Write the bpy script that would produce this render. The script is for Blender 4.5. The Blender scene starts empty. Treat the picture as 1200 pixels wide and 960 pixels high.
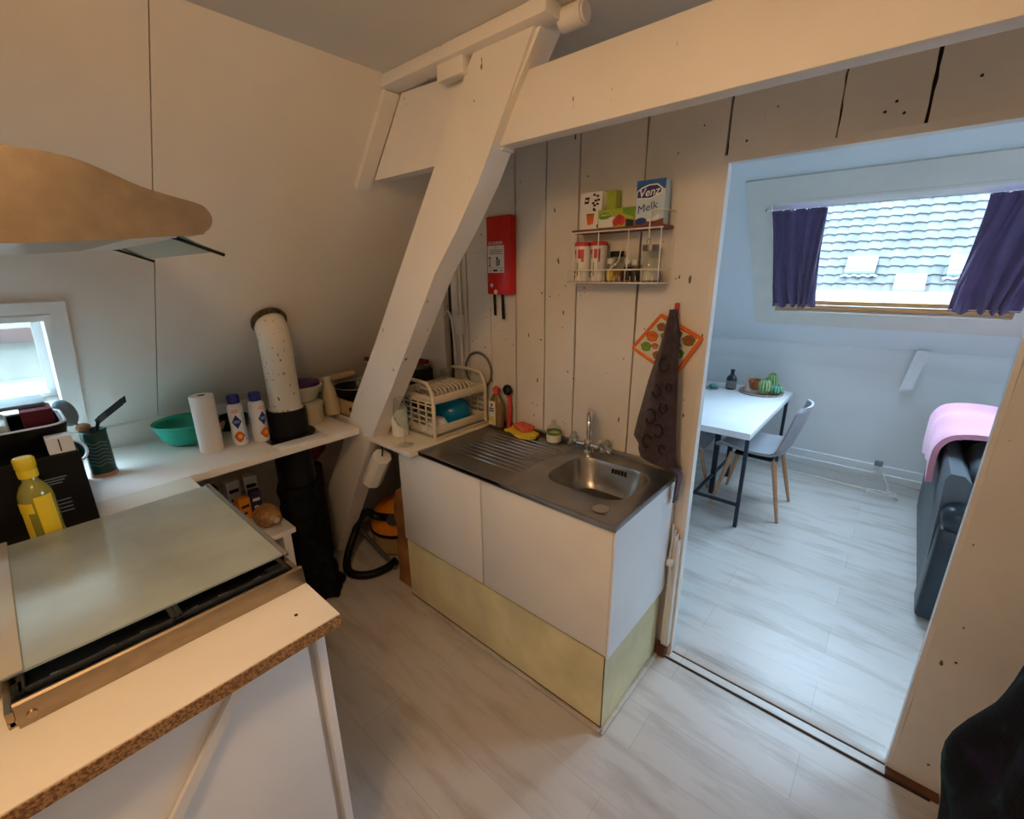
import bpy, bmesh, math, random
from mathutils import Vector, Matrix, Euler
R = math.radians
random.seed(7)
SC = bpy.context.scene
COL = SC.collection
WM = {}

# ------------------------------------------------------------------ materials
def nt(name):
    m = bpy.data.materials.new(name); m.use_nodes = True
    t = m.node_tree; b = t.nodes['Principled BSDF']
    return m, t, b
def srgb(r, g, b):
    f = lambda c: (c/255/12.92) if c/255 <= .04045 else ((c/255+.055)/1.055)**2.4
    return (f(r), f(g), f(b), 1)
def mat(name, col, rough=.5, metal=0, var=.06, scale=6, bump=0, bscale=80, trans=0, ior=1.45, coat=0, alpha=1, stretch=None, sheen=0, spec=.5):
    m, t, b = nt(name)
    b.inputs['Specular IOR Level'].default_value = spec
    b.inputs['Roughness'].default_value = rough
    b.inputs['Metallic'].default_value = metal
    b.inputs['Transmission Weight'].default_value = trans
    b.inputs['IOR'].default_value = ior
    b.inputs['Coat Weight'].default_value = coat
    b.inputs['Sheen Weight'].default_value = sheen
    tc = t.nodes.new('ShaderNodeTexCoord')
    src = tc.outputs['Object']
    if stretch:
        mp = t.nodes.new('ShaderNodeMapping'); mp.inputs['Scale'].default_value = stretch
        t.links.new(src, mp.inputs['Vector']); src = mp.outputs['Vector']
    n = t.nodes.new('ShaderNodeTexNoise'); n.inputs['Scale'].default_value = scale; n.inputs['Detail'].default_value = 4
    t.links.new(src, n.inputs['Vector'])
    cr = t.nodes.new('ShaderNodeValToRGB')
    c0 = [max(0, c*(1-var*1.6)) for c in col[:3]]+[1]; c1 = [min(1, c*(1+var)) for c in col[:3]]+[1]
    cr.color_ramp.elements[0].color = c0; cr.color_ramp.elements[0].position = .3
    cr.color_ramp.elements[1].color = c1; cr.color_ramp.elements[1].position = .7
    t.links.new(n.outputs['Fac'], cr.inputs['Fac']); t.links.new(cr.outputs['Color'], b.inputs['Base Color'])
    if bump:
        n2 = t.nodes.new('ShaderNodeTexNoise'); n2.inputs['Scale'].default_value = bscale
        t.links.new(src, n2.inputs['Vector'])
        bp = t.nodes.new('ShaderNodeBump'); bp.inputs['Strength'].default_value = bump; bp.inputs['Distance'].default_value = .01
        t.links.new(n2.outputs['Fac'], bp.inputs['Height']); t.links.new(bp.outputs['Normal'], b.inputs['Normal'])
    return m
def pane_mat(name, tint=(1,1,1), ior=1.3):
    m = bpy.data.materials.new(name); m.use_nodes = True; t = m.node_tree
    t.nodes.remove(t.nodes['Principled BSDF']); out = t.nodes['Material Output']
    tr = t.nodes.new('ShaderNodeBsdfTransparent'); tr.inputs[0].default_value = (*tint, 1)
    g = t.nodes.new('ShaderNodeBsdfGlossy'); g.inputs['Roughness'].default_value = .02
    lw = t.nodes.new('ShaderNodeLayerWeight'); lw.inputs['Blend'].default_value = .5
    pw = t.nodes.new('ShaderNodeMath'); pw.operation = 'POWER'; pw.inputs[1].default_value = 3.0; t.links.new(lw.outputs['Facing'], pw.inputs[0])
    fr = t.nodes.new('ShaderNodeMath'); fr.operation = 'MULTIPLY_ADD'; fr.inputs[1].default_value = .55; fr.inputs[2].default_value = (ior-1)**2/(ior+1)**2; t.links.new(pw.outputs[0], fr.inputs[0])
    mx = t.nodes.new('ShaderNodeMixShader')
    t.links.new(fr.outputs[0], mx.inputs[0]); t.links.new(tr.outputs[0], mx.inputs[1]); t.links.new(g.outputs[0], mx.inputs[2])
    t.links.new(mx.outputs[0], out.inputs[0]); return m
def paint_mat(name, col, rough=.45, chips=0.0, grime=.1, cs=34):
    """painted wood: soft variation, faint vertical grain bump, a few worn specks"""
    m, t, b = nt(name); b.inputs['Roughness'].default_value = rough
    tc = t.nodes.new('ShaderNodeTexCoord')
    n = t.nodes.new('ShaderNodeTexNoise'); n.inputs['Scale'].default_value = 3.5; n.inputs['Detail'].default_value = 6
    t.links.new(tc.outputs['Object'], n.inputs['Vector'])
    cr = t.nodes.new('ShaderNodeValToRGB')
    cr.color_ramp.elements[0].color = [c*(1-grime) for c in col[:3]]+[1]; cr.color_ramp.elements[0].position = .3
    cr.color_ramp.elements[1].color = col; cr.color_ramp.elements[1].position = .62
    t.links.new(n.outputs['Fac'], cr.inputs['Fac'])
    last = cr.outputs['Color']
    if chips:
        mp = t.nodes.new('ShaderNodeMapping'); mp.inputs['Scale'].default_value = (1, 1, .45)
        t.links.new(tc.outputs['Object'], mp.inputs['Vector'])
        v = t.nodes.new('ShaderNodeTexNoise'); v.inputs['Scale'].default_value = cs; v.inputs['Detail'].default_value = 2
        t.links.new(mp.outputs['Vector'], v.inputs['Vector'])
        c2 = t.nodes.new('ShaderNodeValToRGB'); c2.color_ramp.elements[0].position = chips; c2.color_ramp.elements[1].position = chips+.02
        c2.color_ramp.elements[0].color = (1,1,1,1); c2.color_ramp.elements[1].color = (0,0,0,1)
        t.links.new(v.outputs['Fac'], c2.inputs['Fac'])
        mx = t.nodes.new('ShaderNodeMix'); mx.data_type = 'RGBA'
        t.links.new(c2.outputs['Color'], mx.inputs[0]); t.links.new(last, mx.inputs[6]); mx.inputs[7].default_value = (.12,.09,.06,1)
        last = mx.outputs[2]
    t.links.new(last, b.inputs['Base Color'])
    mp2 = t.nodes.new('ShaderNodeMapping'); mp2.inputs['Scale'].default_value = (60, 60, 4)
    t.links.new(tc.outputs['Object'], mp2.inputs['Vector'])
    n3 = t.nodes.new('ShaderNodeTexNoise'); n3.inputs['Scale'].default_value = 1
    t.links.new(mp2.outputs['Vector'], n3.inputs['Vector'])
    bp = t.nodes.new('ShaderNodeBump'); bp.inputs['Strength'].default_value = .12; bp.inputs['Distance'].default_value = .004
    t.links.new(n3.outputs['Fac'], bp.inputs['Height']); t.links.new(bp.outputs['Normal'], b.inputs['Normal'])
    return m
def floor_mat():
    m, t, b = nt('pale_laminate'); b.inputs['Roughness'].default_value = .38
    tc = t.nodes.new('ShaderNodeTexCoord')
    br = t.nodes.new('ShaderNodeTexBrick'); br.inputs['Scale'].default_value = 1
    br.inputs['Brick Width'].default_value = 1.25; br.inputs['Row Height'].default_value = .19
    br.inputs['Mortar Size'].default_value = .0016; br.inputs['Mortar Smooth'].default_value = .1; br.offset = .37
    br.inputs['Color1'].default_value = (.60,.565,.53,1); br.inputs['Color2'].default_value = (.545,.51,.475,1); br.inputs['Mortar'].default_value = (.47,.435,.40,1)
    t.links.new(tc.outputs['Object'], br.inputs['Vector'])
    mp = t.nodes.new('ShaderNodeMapping'); mp.inputs['Scale'].default_value = (1.3, 7, 1)
    t.links.new(tc.outputs['Object'], mp.inputs['Vector'])
    n = t.nodes.new('ShaderNodeTexNoise'); n.inputs['Scale'].default_value = 1.6; n.inputs['Detail'].default_value = 7; n.inputs['Roughness'].default_value = .62
    t.links.new(mp.outputs['Vector'], n.inputs['Vector'])
    cr = t.nodes.new('ShaderNodeValToRGB')
    cr.color_ramp.elements[0].position = .28; cr.color_ramp.elements[0].color = (.60,.53,.47,1)
    cr.color_ramp.elements[1].position = .52; cr.color_ramp.elements[1].color = (1,1,1,1)
    t.links.new(n.outputs['Fac'], cr.inputs['Fac'])
    mx = t.nodes.new('ShaderNodeMix'); mx.data_type = 'RGBA'; mx.blend_type = 'MULTIPLY'; mx.inputs[0].default_value = .78
    t.links.new(br.outputs['Color'], mx.inputs[6]); t.links.new(cr.outputs['Color'], mx.inputs[7])
    t.links.new(mx.outputs[2], b.inputs['Base Color'])
    return m
def speckle_mat(name, c0, c1, scale=220, rough=.8):
    m, t, b = nt(name); b.inputs['Roughness'].default_value = rough
    tc = t.nodes.new('ShaderNodeTexCoord')
    n = t.nodes.new('ShaderNodeTexNoise'); n.inputs['Scale'].default_value = scale; n.inputs['Detail'].default_value = 3
    t.links.new(tc.outputs['Object'], n.inputs['Vector'])
    cr = t.nodes.new('ShaderNodeValToRGB'); cr.color_ramp.elements[0].position = .4; cr.color_ramp.elements[1].position = .6
    cr.color_ramp.elements[0].color = c0; cr.color_ramp.elements[1].color = c1
    t.links.new(n.outputs['Fac'], cr.inputs['Fac']); t.links.new(cr.outputs['Color'], b.inputs['Base Color'])
    return m
def cactus_mat(name, c0, c1):
    return mat(name, c0, .6, var=.25, scale=60)

M = {}
M['wall'] = mat('slope_wall_paint', (.80,.765,.70,1), .55, var=.03, scale=2.5)
M['plank'] = paint_mat('plank_paint', (.80,.77,.72,1), .5, chips=.262, grime=.1)
M['beamw'] = paint_mat('beam_paint', (.83,.79,.73,1), .5, chips=.24, grime=.06)
M['ceil'] = mat('ceiling_paint', (.72,.70,.66,1), .7, var=.03, scale=3)
M['gap'] = mat('dark_gap', (.03,.024,.02,1), .9)
M['livw'] = mat('living_wall_paint', (.76,.79,.80,1), .6, var=.02, scale=2)
M['trimw'] = mat('white_trim_paint', (.80,.78,.74,1), .45, var=.04)
M['floor'] = floor_mat()
M['white'] = mat('white_laminate', (.80,.785,.76,1), .35, var=.02)
M['whitec'] = mat('cool_white', (.82,.83,.85,1), .3, var=.02)
M['cream'] = mat('cream_plinth', (.74,.67,.40,1), .5, var=.12, scale=5)
M['creamtop'] = mat('beige_worktop', (.79,.73,.61,1), .4, var=.03)
M['topw'] = mat('white_worktop', (.80,.78,.73,1), .35, var=.03)
M['chip'] = speckle_mat('chipboard_edge', (.16,.07,.025,1), (.42,.23,.09,1))
M['steel'] = mat('brushed_steel', (.50,.48,.45,1), .26, 1, var=.08, scale=8, stretch=(4,60,4))
M['steeld'] = mat('worn_sink_steel', (.36,.35,.335,1), .3, .95, var=.12, scale=9)
M['hood'] = mat('hood_brushed_steel', (.44,.35,.25,1), .28, 1, var=.07, scale=6, stretch=(60,4,4))
M['chrome'] = mat('chrome', (.75,.75,.76,1), .08, 1, var=.01)
M['black'] = mat('black_plastic', (.006,.006,.007,1), .4, var=.1, spec=.25)
M['blackm'] = mat('black_enamel', (.006,.006,.007,1), .28, var=.1, spec=.3)
M['ducth'] = mat('black_duct_fabric', (.006,.007,.008,1), .8, var=.3, spec=.15, scale=30, bump=.6, bscale=60)
M['iron'] = mat('cast_iron', (.015,.015,.015,1), .6, var=.2, bump=.2)
M['frost'] = mat('frosted_lid_glass', (.62,.70,.64,1), .17, var=.12, scale=5, trans=.45, ior=1.5)
M['glass'] = pane_mat('window_glass')
M['archi'] = mat('beige_architrave', (.72,.68,.60,1), .5, var=.03)
M['darkc'] = mat('dark_crate_plastic', (.015,.014,.018,1), .6)
M['clear'] = pane_mat('clear_glass', (.93,.955,.94), ior=1.5)
M['tglass'] = mat('greenish_glass', (.55,.8,.72,1), .12, var=.02, trans=.55, ior=1.4)
M['teal'] = mat('teal_plastic', (.02,.42,.30,1), .4, var=.05)
M['paper'] = mat('kitchen_paper', (.85,.83,.78,1), .9, var=.03, bump=.3, bscale=120)
M['cork'] = mat('brown_card', (.20,.12,.07,1), .8)
M['bwhite'] = mat('bottle_white', (.82,.82,.82,1), .35, var=.02)
M['blue'] = mat('dark_blue_plastic', (.012,.025,.22,1), .4)
M['orange'] = mat('orange_print', (.78,.14,.03,1), .5, var=.2, scale=60)
M['lblue'] = mat('light_blue_print', (.42,.60,.80,1), .5)
M['pipew'] = paint_mat('old_pipe_paint', (.78,.72,.61,1), .5, chips=.315, grime=.12, cs=75)
M['crust'] = mat('crusted_collar', (.10,.075,.05,1), .9, var=.5, scale=50, bump=.8)
M['purple'] = mat('purple_lid', (.05,.012,.12,1), .4)
M['jar'] = mat('pale_plastic', (.62,.62,.52,1), .4, var=.04)
M['jarc'] = mat('cream_tub', (.66,.56,.38,1), .4, var=.05)
M['pine'] = mat('pine_wood', (.62,.34,.13,1), .45, var=.2, scale=5, stretch=(2,30,30))
M['lwood'] = mat('light_wood', (.58,.42,.24,1), .5, var=.15, scale=5, stretch=(3,30,30))
M['legwood'] = mat('beech_leg', (.55,.30,.16,1), .45, var=.15, scale=5, stretch=(30,30,4))
M['red'] = mat('red_enamel', (.62,.012,.008,1), .35, var=.04)
M['redp'] = mat('red_plastic', (.60,.05,.05,1), .4)
M['darkred'] = mat('dark_red_cloth', (.16,.012,.022,1), .8, var=.2)
M['yellow'] = mat('yellow_cloth', (.85,.60,.05,1), .9, var=.1, bump=.4)
M['yel'] = mat('yellow_label', (.85,.62,.02,1), .45, var=.04)
M['oil'] = mat('olive_oil', (.45,.42,.06,1), .15, var=.1, trans=.35, coat=.6)
M['sponge'] = mat('red_sponge', (.75,.14,.09,1), .9, var=.15, scale=80, bump=.6)
M['bluebowl'] = mat('blue_plastic', (.0,.20,.42,1), .25, var=.03)
M['rack'] = mat('cream_rack_plastic', (.72,.66,.54,1), .45, var=.04)
M['soap'] = mat('amber_soap', (.42,.26,.12,1), .15, var=.05, trans=.5)
M['lab'] = mat('label_white', (.82,.80,.76,1), .5, var=.02)
M['ink'] = mat('dark_ink', (.02,.018,.02,1), .6)
M['grn'] = mat('green_print', (.16,.34,.02,1), .5, var=.1)
M['lime'] = mat('lime_print', (.42,.50,.05,1), .5, var=.1)
M['dgrn'] = mat('dark_green_tin', (.008,.05,.032,1), .3, var=.2, scale=20)
M['copper'] = mat('copper_rim', (.65,.28,.16,1), .3, .7)
M['mug'] = mat('green_enamel', (.03,.22,.13,1), .3)
M['gplast'] = mat('grey_plastic', (.20,.25,.27,1), .4, var=.05)
M['towel'] = mat('aubergine_terry', (.060,.040,.058,1), .95, var=.25, scale=40, bump=.7, bscale=200, sheen=.3)
M['towelp'] = mat('dark_terry_pattern', (.018,.011,.026,1), .95, var=.2, scale=40, bump=.6, bscale=200)
M['mitt'] = mat('printed_cotton', (.72,.68,.56,1), .9, var=.1, bump=.3)
M['mitto'] = mat('orange_trim', (.80,.18,.03,1), .85, var=.12)
M['brownp'] = mat('brown_print', (.35,.14,.05,1), .85, var=.2)
M['curt'] = mat('purple_curtain', (.085,.055,.145,1), .75, var=.12, scale=12, bump=.2, bscale=300, sheen=.25)
M['sofa'] = mat('dark_blue_grey_leather', (.022,.036,.050,1), .38, var=.18, scale=9, bump=.12, bscale=90)
M['sofas'] = mat('grey_leather_back', (.085,.098,.11,1), .5, var=.1, scale=9, bump=.1)
M['pink'] = mat('pink_fleece', (.80,.36,.50,1), .95, var=.06, bump=.5, bscale=160, sheen=.4)
M['chair'] = mat('grey_shell', (.34,.34,.37,1), .6, var=.04, bump=.1)
M['tblack'] = mat('dark_blue_metal', (.012,.020,.035,1), .4)
M['terra'] = mat('terracotta', (.60,.20,.07,1), .8, var=.1)
M['soil'] = mat('soil', (.03,.025,.02,1), .95, bump=.5)
M['cac1'] = cactus_mat('cactus_green', (.17,.33,.10,1), 0)
M['cac2'] = cactus_mat('cactus_teal', (.06,.30,.22,1), 0)
M['spine'] = mat('pale_spines', (.60,.66,.40,1), .8)
M['traywd'] = mat('wicker_tray', (.42,.32,.24,1), .8, var=.25, scale=50, bump=.5)
M['bottle'] = mat('dark_bottle', (.016,.022,.032,1), .2, var=.2)
M['bottlel'] = mat('grey_label', (.16,.15,.13,1), .6, var=.4, scale=60)
M['coat0'] = mat('dark_fleece', (.005,.008,.011,1), .95, spec=.15, var=.7, scale=35, bump=.7, bscale=230, sheen=.04)
m_, t_, b_ = nt('dark_fleece_teal_sheen'); b_.inputs['Roughness'].default_value = .95; b_.inputs['Specular IOR Level'].default_value = .15
tc_ = t_.nodes.new('ShaderNodeTexCoord'); n_ = t_.nodes.new('ShaderNodeTexNoise'); n_.inputs['Scale'].default_value = 11; n_.inputs['Detail'].default_value = 5
t_.links.new(tc_.outputs['Object'], n_.inputs['Vector']); cr_ = t_.nodes.new('ShaderNodeValToRGB'); e_ = cr_.color_ramp.elements
e_[0].position = .30; e_[0].color = (.016,.010,.028,1); e_[1].position = .70; e_[1].color = (.016,.060,.066,1); q_ = e_.new(.46); q_.color = (.006,.006,.008,1); q_ = e_.new(.58); q_.color = (.007,.010,.014,1)  # teal end of the ramp paints sheen patches into the fleece colour
t_.links.new(n_.outputs['Fac'], cr_.inputs['Fac']); t_.links.new(cr_.outputs['Color'], b_.inputs['Base Color'])
n2_ = t_.nodes.new('ShaderNodeTexNoise'); n2_.inputs['Scale'].default_value = 260; t_.links.new(tc_.outputs['Object'], n2_.inputs['Vector'])
bp_ = t_.nodes.new('ShaderNodeBump'); bp_.inputs['Strength'].default_value = .8; bp_.inputs['Distance'].default_value = .008; t_.links.new(n2_.outputs['Fac'], bp_.inputs['Height']); t_.links.new(bp_.outputs['Normal'], b_.inputs['Normal'])
M['coat'] = m_
M['rad'] = mat('radiator_enamel', (.80,.77,.70,1), .4, var=.02)
M['tile'] = mat('slate_roof_tile', (.036,.036,.035,1), .6, var=.3, scale=3)
M['skyl'] = mat('roof_window_grey', (.10,.12,.14,1), .5)
M['skyp'] = mat('roof_window_glass', (.10,.11,.115,1), .25, .0, var=.02)
M['plaster'] = mat('outside_plaster', (.13,.125,.10,1), .9, var=.2, scale=3)
M['beamb'] = mat('weathered_beam', (.03,.011,.006,1), .8, var=.3)
M['whiter'] = mat('outside_white_ledge', (.12,.122,.122,1), .8, var=.1)
M['vorange'] = mat('vacuum_orange', (.72,.22,.01,1), .35, var=.05)
M['tan'] = mat('tan_drum', (.45,.30,.13,1), .5, var=.1)
M['grey'] = mat('grey_metal', (.22,.22,.21,1), .35, .7)
M['bag'] = mat('brown_paper', (.34,.15,.045,1), .55, var=.3, scale=8, bump=.5, bscale=25)
M['bread'] = mat('bread_crust', (.45,.24,.09,1), .7, var=.3, scale=25)
M['oboxm'] = mat('orange_carton', (.80,.28,.03,1), .5, var=.05)
M['dbox'] = mat('navy_carton', (.03,.03,.09,1), .5, var=.3, scale=70)
M['milkb'] = mat('milk_blue', (.02,.13,.45,1), .4, var=.2, scale=40)
M['milkl'] = mat('milk_pale_blue', (.55,.70,.80,1), .4, var=.05)
M['shelfw'] = mat('red_brown_board', (.20,.055,.045,1), .5, var=.25, scale=9, stretch=(3,30,30))
M['wire'] = mat('white_wire', (.80,.77,.70,1), .4)
M['choc'] = mat('dark_contents', (.05,.025,.015,1), .6, var=.5, scale=60)
M['rust'] = mat('brown_wood_end', (.16,.06,.03,1), .7, var=.2)

# ------------------------------------------------------------------ mesh builder
class MB:
    def __init__(s): s.bm = bmesh.new(); s.X = Matrix()
    def _fin(s, vs, mi):
        fs = set()
        for v in vs:
            v.co = s.X @ v.co
            for f in v.link_faces: fs.add(f)
        for f in fs: f.material_index = mi
    def box(s, x0, x1, y0, y1, z0, z1, bev=0, mi=0, seg=2, rot=None):
        co = [Vector((x, y, z)) for x in (x0, x1) for y in (y0, y1) for z in (z0, z1)]
        if rot is not None:
            c = Vector(((x0+x1)/2, (y0+y1)/2, (z0+z1)/2)); co = [c+rot @ (p-c) for p in co]
        v = [s.bm.verts.new(p) for p in co]
        fi = [(0,1,3,2),(4,6,7,5),(0,4,5,1),(2,3,7,6),(0,2,6,4),(1,5,7,3)]
        f = [s.bm.faces.new([v[i] for i in q]) for q in fi]
        if bev:
            es = list({e for q in f for e in q.edges})
            r = bmesh.ops.bevel(s.bm, geom=es, offset=bev, segments=seg, affect='EDGES', profile=.5)
            v = list({w for q in r['faces'] for w in q.verts} | {w for w in v if w.is_valid})
        s._fin(v, mi); return s
    def ring(s, c, ax, r, seg, a0=0):
        ax = Vector(ax).normalized(); t = Vector((0,0,1)) if abs(ax.z) < .9 else Vector((1,0,0))
        u = ax.cross(t).normalized(); w = ax.cross(u)
        return [s.bm.verts.new(Vector(c)+r*(math.cos(a)*u+math.sin(a)*w)) for a in (a0+2*math.pi*i/seg for i in range(seg))]
    def _bridge(s, a, b):
        n = len(a)
        for i in range(n): s.bm.faces.new((a[i], a[(i+1) % n], b[(i+1) % n], b[i]))
    def cyl(s, p0, p1, r0, r1=None, seg=20, mi=0, caps=True):
        r1 = r0 if r1 is None else r1; ax = Vector(p1)-Vector(p0)
        a = s.ring(p0, ax, r0, seg); b = s.ring(p1, ax, r1, seg); s._bridge(a, b)
        if caps: s.bm.faces.new(a[::-1]); s.bm.faces.new(b)
        s._fin(a+b, mi); return s
    def lathe(s, prof, c=(0,0,0), seg=28, mi=0, caps=(True, True), rot=None, sy=1):
        c = Vector(c); rows = []
        for r, z in prof:
            row = []
            for i in range(seg):
                a = 2*math.pi*i/seg; p = Vector((r*math.cos(a), r*sy*math.sin(a), z))
                if rot is not None: p = rot @ p
                row.append(s.bm.verts.new(c+p))
            rows.append(row)
        for a, b in zip(rows, rows[1:]): s._bridge(a, b)
        if caps[0]: s.bm.faces.new(rows[0][::-1])
        if caps[1]: s.bm.faces.new(rows[-1])
        s._fin([v for r in rows for v in r], mi); return s
    def tube(s, pts, r, seg=10, mi=0, caps=True, closed=False):
        pts = [Vector(p) for p in pts]; rows = []; n = len(pts); prev = None
        for i, p in enumerate(pts):
            if closed: d = (pts[(i+1) % n]-pts[i-1])
            else: d = (pts[min(i+1, n-1)]-pts[max(i-1, 0)])
            d.normalize()
            if prev is None:
                t = Vector((0,0,1)) if abs(d.z) < .9 else Vector((1,0,0)); u = d.cross(t).normalized()
            else: u = (prev-d*prev.dot(d)).normalized()
            prev = u; w = d.cross(u); rr = r[i] if isinstance(r, (list, tuple)) else r
            rows.append([s.bm.verts.new(p+rr*(math.cos(2*math.pi*k/seg)*u+math.sin(2*math.pi*k/seg)*w)) for k in range(seg)])
        for a, b in zip(rows, rows[1:]): s._bridge(a, b)
        if closed: s._bridge(rows[-1], rows[0])
        elif caps: s.bm.faces.new(rows[0][::-1]); s.bm.faces.new(rows[-1])
        s._fin([v for r in rows for v in r], mi); return s
    def prism(s, poly, fn, h0, h1, mi=0):
        a = [s.bm.verts.new(Vector(fn(p[0], p[1], h0))) for p in poly]
        b = [s.bm.verts.new(Vector(fn(p[0], p[1], h1))) for p in poly]
        s._bridge(a, b); s.bm.faces.new(a[::-1]); s.bm.faces.new(b)
        s._fin(a+b, mi); return s
    def ell(s, c, r, seg=20, rings=12, mi=0, fn=None, rot=None):
        c = Vector(c); rows = []
        top = None
        for j in range(rings+1):
            th = math.pi*j/rings; row = []
            for i in range(seg):
                ph = 2*math.pi*i/seg
                d = Vector((math.sin(th)*math.cos(ph), math.sin(th)*math.sin(ph), -math.cos(th)))
                k = fn(d) if fn else 1
                p = Vector((d.x*r[0]*k, d.y*r[1]*k, d.z*r[2]*k))
                if rot is not None: p = rot @ p
                row.append(c+p)
            rows.append(row)
        b = s.bm.verts.new(rows[0][0]); t = s.bm.verts.new(rows[-1][0])
        vr = [[s.bm.verts.new(p) for p in row] for row in rows[1:-1]]
        for x, y in zip(vr, vr[1:]): s._bridge(x, y)
        for i in range(seg):
            s.bm.faces.new((b, vr[0][(i+1) % seg], vr[0][i])); s.bm.faces.new((t, vr[-1][i], vr[-1][(i+1) % seg]))
        s._fin([b, t]+[v for r in vr for v in r], mi); return s
    def sheet(s, fn, nu, nv, thick, mi=0):
        """solid sheet from fn(u,v)->(point); thickness along the normal"""
        P = [[Vector(fn(i/nu, j/nv)) for j in range(nv+1)] for i in range(nu+1)]
        def nrm(i, j):
            a = P[min(i+1, nu)][j]-P[max(i-1, 0)][j]; b = P[i][min(j+1, nv)]-P[i][max(j-1, 0)]
            n = a.cross(b); return n.normalized() if n.length > 1e-9 else Vector((0,0,1))
        N = [[nrm(i, j)*thick*.5 for j in range(nv+1)] for i in range(nu+1)]
        A = [[s.bm.verts.new(P[i][j]+N[i][j]) for j in range(nv+1)] for i in range(nu+1)]
        B = [[s.bm.verts.new(P[i][j]-N[i][j]) for j in range(nv+1)] for i in range(nu+1)]
        f = s.bm.faces.new
        for i in range(nu):
            for j in range(nv):
                f((A[i][j], A[i+1][j], A[i+1][j+1], A[i][j+1])); f((B[i][j], B[i][j+1], B[i+1][j+1], B[i+1][j]))
        for i in range(nu):
            f((A[i][0], B[i][0], B[i+1][0], A[i+1][0])); f((A[i][nv], A[i+1][nv], B[i+1][nv], B[i][nv]))
        for j in range(nv):
            f((A[0][j], A[0][j+1], B[0][j+1], B[0][j])); f((A[nu][j], B[nu][j], B[nu][j+1], A[nu][j+1]))
        s._fin([v for r in A+B for v in r], mi); return s
    def text(s, txt, fn, size, mi=0, depth=.0006, bold=0, shear=0):
        """lettering laid on a surface; fn(x,y,h) maps the flat letters to place"""
        cu = bpy.data.curves.new('t', 'FONT'); cu.body = txt; cu.size = size; cu.align_x = 'CENTER'; cu.align_y = 'CENTER'
        cu.offset = bold; cu.shear = shear; cu.resolution_u = 2
        ob = bpy.data.objects.new('t', cu); COL.objects.link(ob)
        bpy.context.view_layer.update()
        dg = bpy.context.evaluated_depsgraph_get(); me = bpy.data.meshes.new_from_object(ob.evaluated_get(dg))
        b2 = bmesh.new(); b2.from_mesh(me); bmesh.ops.triangulate(b2, faces=b2.faces[:], ngon_method='EAR_CLIP'); mp = {}
        nv = []
        for v in b2.verts:
            q = s.bm.verts.new(Vector(fn(v.co.x, v.co.y, depth))); mp[v] = q; nv.append(q)
        for fc in b2.faces:
            try: s.bm.faces.new([mp[v] for v in fc.verts])
            except ValueError: pass
        b2.free(); bpy.data.objects.remove(ob); bpy.data.curves.remove(cu); bpy.data.meshes.remove(me)
        s._fin(nv, mi); return s
    def build(s, name, mats, parent=None, local=False, smooth=40):
        bmesh.ops.recalc_face_normals(s.bm, faces=s.bm.faces[:])
        if parent is not None and not local:
            s.bm.transform(WM[parent.name].inverted())
        me = bpy.data.meshes.new(name); s.bm.to_mesh(me); s.bm.free()
        for m in (mats if isinstance(mats, (list, tuple)) else [mats]): me.materials.append(M[m] if isinstance(m, str) else m)
        if smooth:
            me.polygons.foreach_set('use_smooth', [True]*len(me.polygons))
            me.set_sharp_from_angle(angle=R(smooth))
        o = bpy.data.objects.new(name, me); COL.objects.link(o)
        WM[o.name] = WM[parent.name].copy() if parent is not None else Matrix()
        if parent is not None: o.parent = parent
        return o

def tag(o, label=None, cat=None, group=None, kind=None):
    if label: o['label'] = label
    if cat: o['category'] = cat
    if group: o['group'] = group
    if kind: o['kind'] = kind
    return o
def thing(name, label, cat, loc=(0,0,0), rz=0, group=None):
    o = bpy.data.objects.new(name, None); COL.objects.link(o)
    o.location = loc; o.rotation_euler = (0, 0, rz); o.empty_display_size = .05
    WM[o.name] = Matrix.Translation(loc) @ Matrix.Rotation(rz, 4, 'Z')
    return tag(o, label, cat, group)
def struct(name, mb, mats, label=None, parent=None, smooth=30):
    o = mb.build(name, mats, parent, smooth=smooth)
    if parent is None: o['kind'] = 'structure'
    if label: o['label'] = label
    return o
def rooted(mb, name, mats, label, cat, loc, rz=0, group=None, smooth=40):
    """a thing that is a single mesh; geometry given locally"""
    o = mb.build(name, mats, None, smooth=smooth); o.location = loc; o.rotation_euler = (0, 0, rz)
    WM[o.name] = Matrix.Translation(loc) @ Matrix.Rotation(rz, 4, 'Z')
    return tag(o, label, cat, group)
def copy_tree(o, parent=None):
    c = o.copy(); COL.objects.link(c)
    if parent is not None: c.parent = parent
    for ch in list(o.children): copy_tree(ch, c)
    return c
def arc(c, r, a0, a1, n, fn):
    return [fn(c[0]+r*math.cos(a0+(a1-a0)*i/n), c[1]+r*math.sin(a0+(a1-a0)*i/n)) for i in range(n+1)]
def smoothpath(p, n=6):
    out = []
    for i in range(len(p)-1):
        p0, p1, p2, p3 = p[max(i-1,0)], p[i], p[i+1], p[min(i+2, len(p)-1)]
        for k in range(n):
            s = k/n; out.append(.5*((2*p1)+(-p0+p2)*s+(2*p0-5*p1+4*p2-p3)*s*s+(-p0+3*p1-3*p2+p3)*s**3))
    return out+[p[-1]]
XZ = lambda y0: (lambda x, z, h: (x, y0+h, z))

# ------------------------------------------------------------------ camera
cam_d = bpy.data.cameras.new('camera'); cam = bpy.data.objects.new('camera', cam_d); COL.objects.link(cam)
right = Vector((0.75627903, 0.65418505, -0.00916233)); down = Vector((0.18401956, -0.22613544, -0.9565561)); fwd = Vector((-0.62783663, 0.72173727, -0.29140434))
mw = Matrix((right, -down, -fwd)).transposed().to_4x4(); mw.translation = (0, 0, 1.62)
cam.matrix_world = mw
cam_d.sensor_fit = 'HORIZONTAL'; cam_d.sensor_width = 36; cam_d.lens = 524.87*36/1200; cam_d.clip_start = .02
SC.camera = cam

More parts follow.
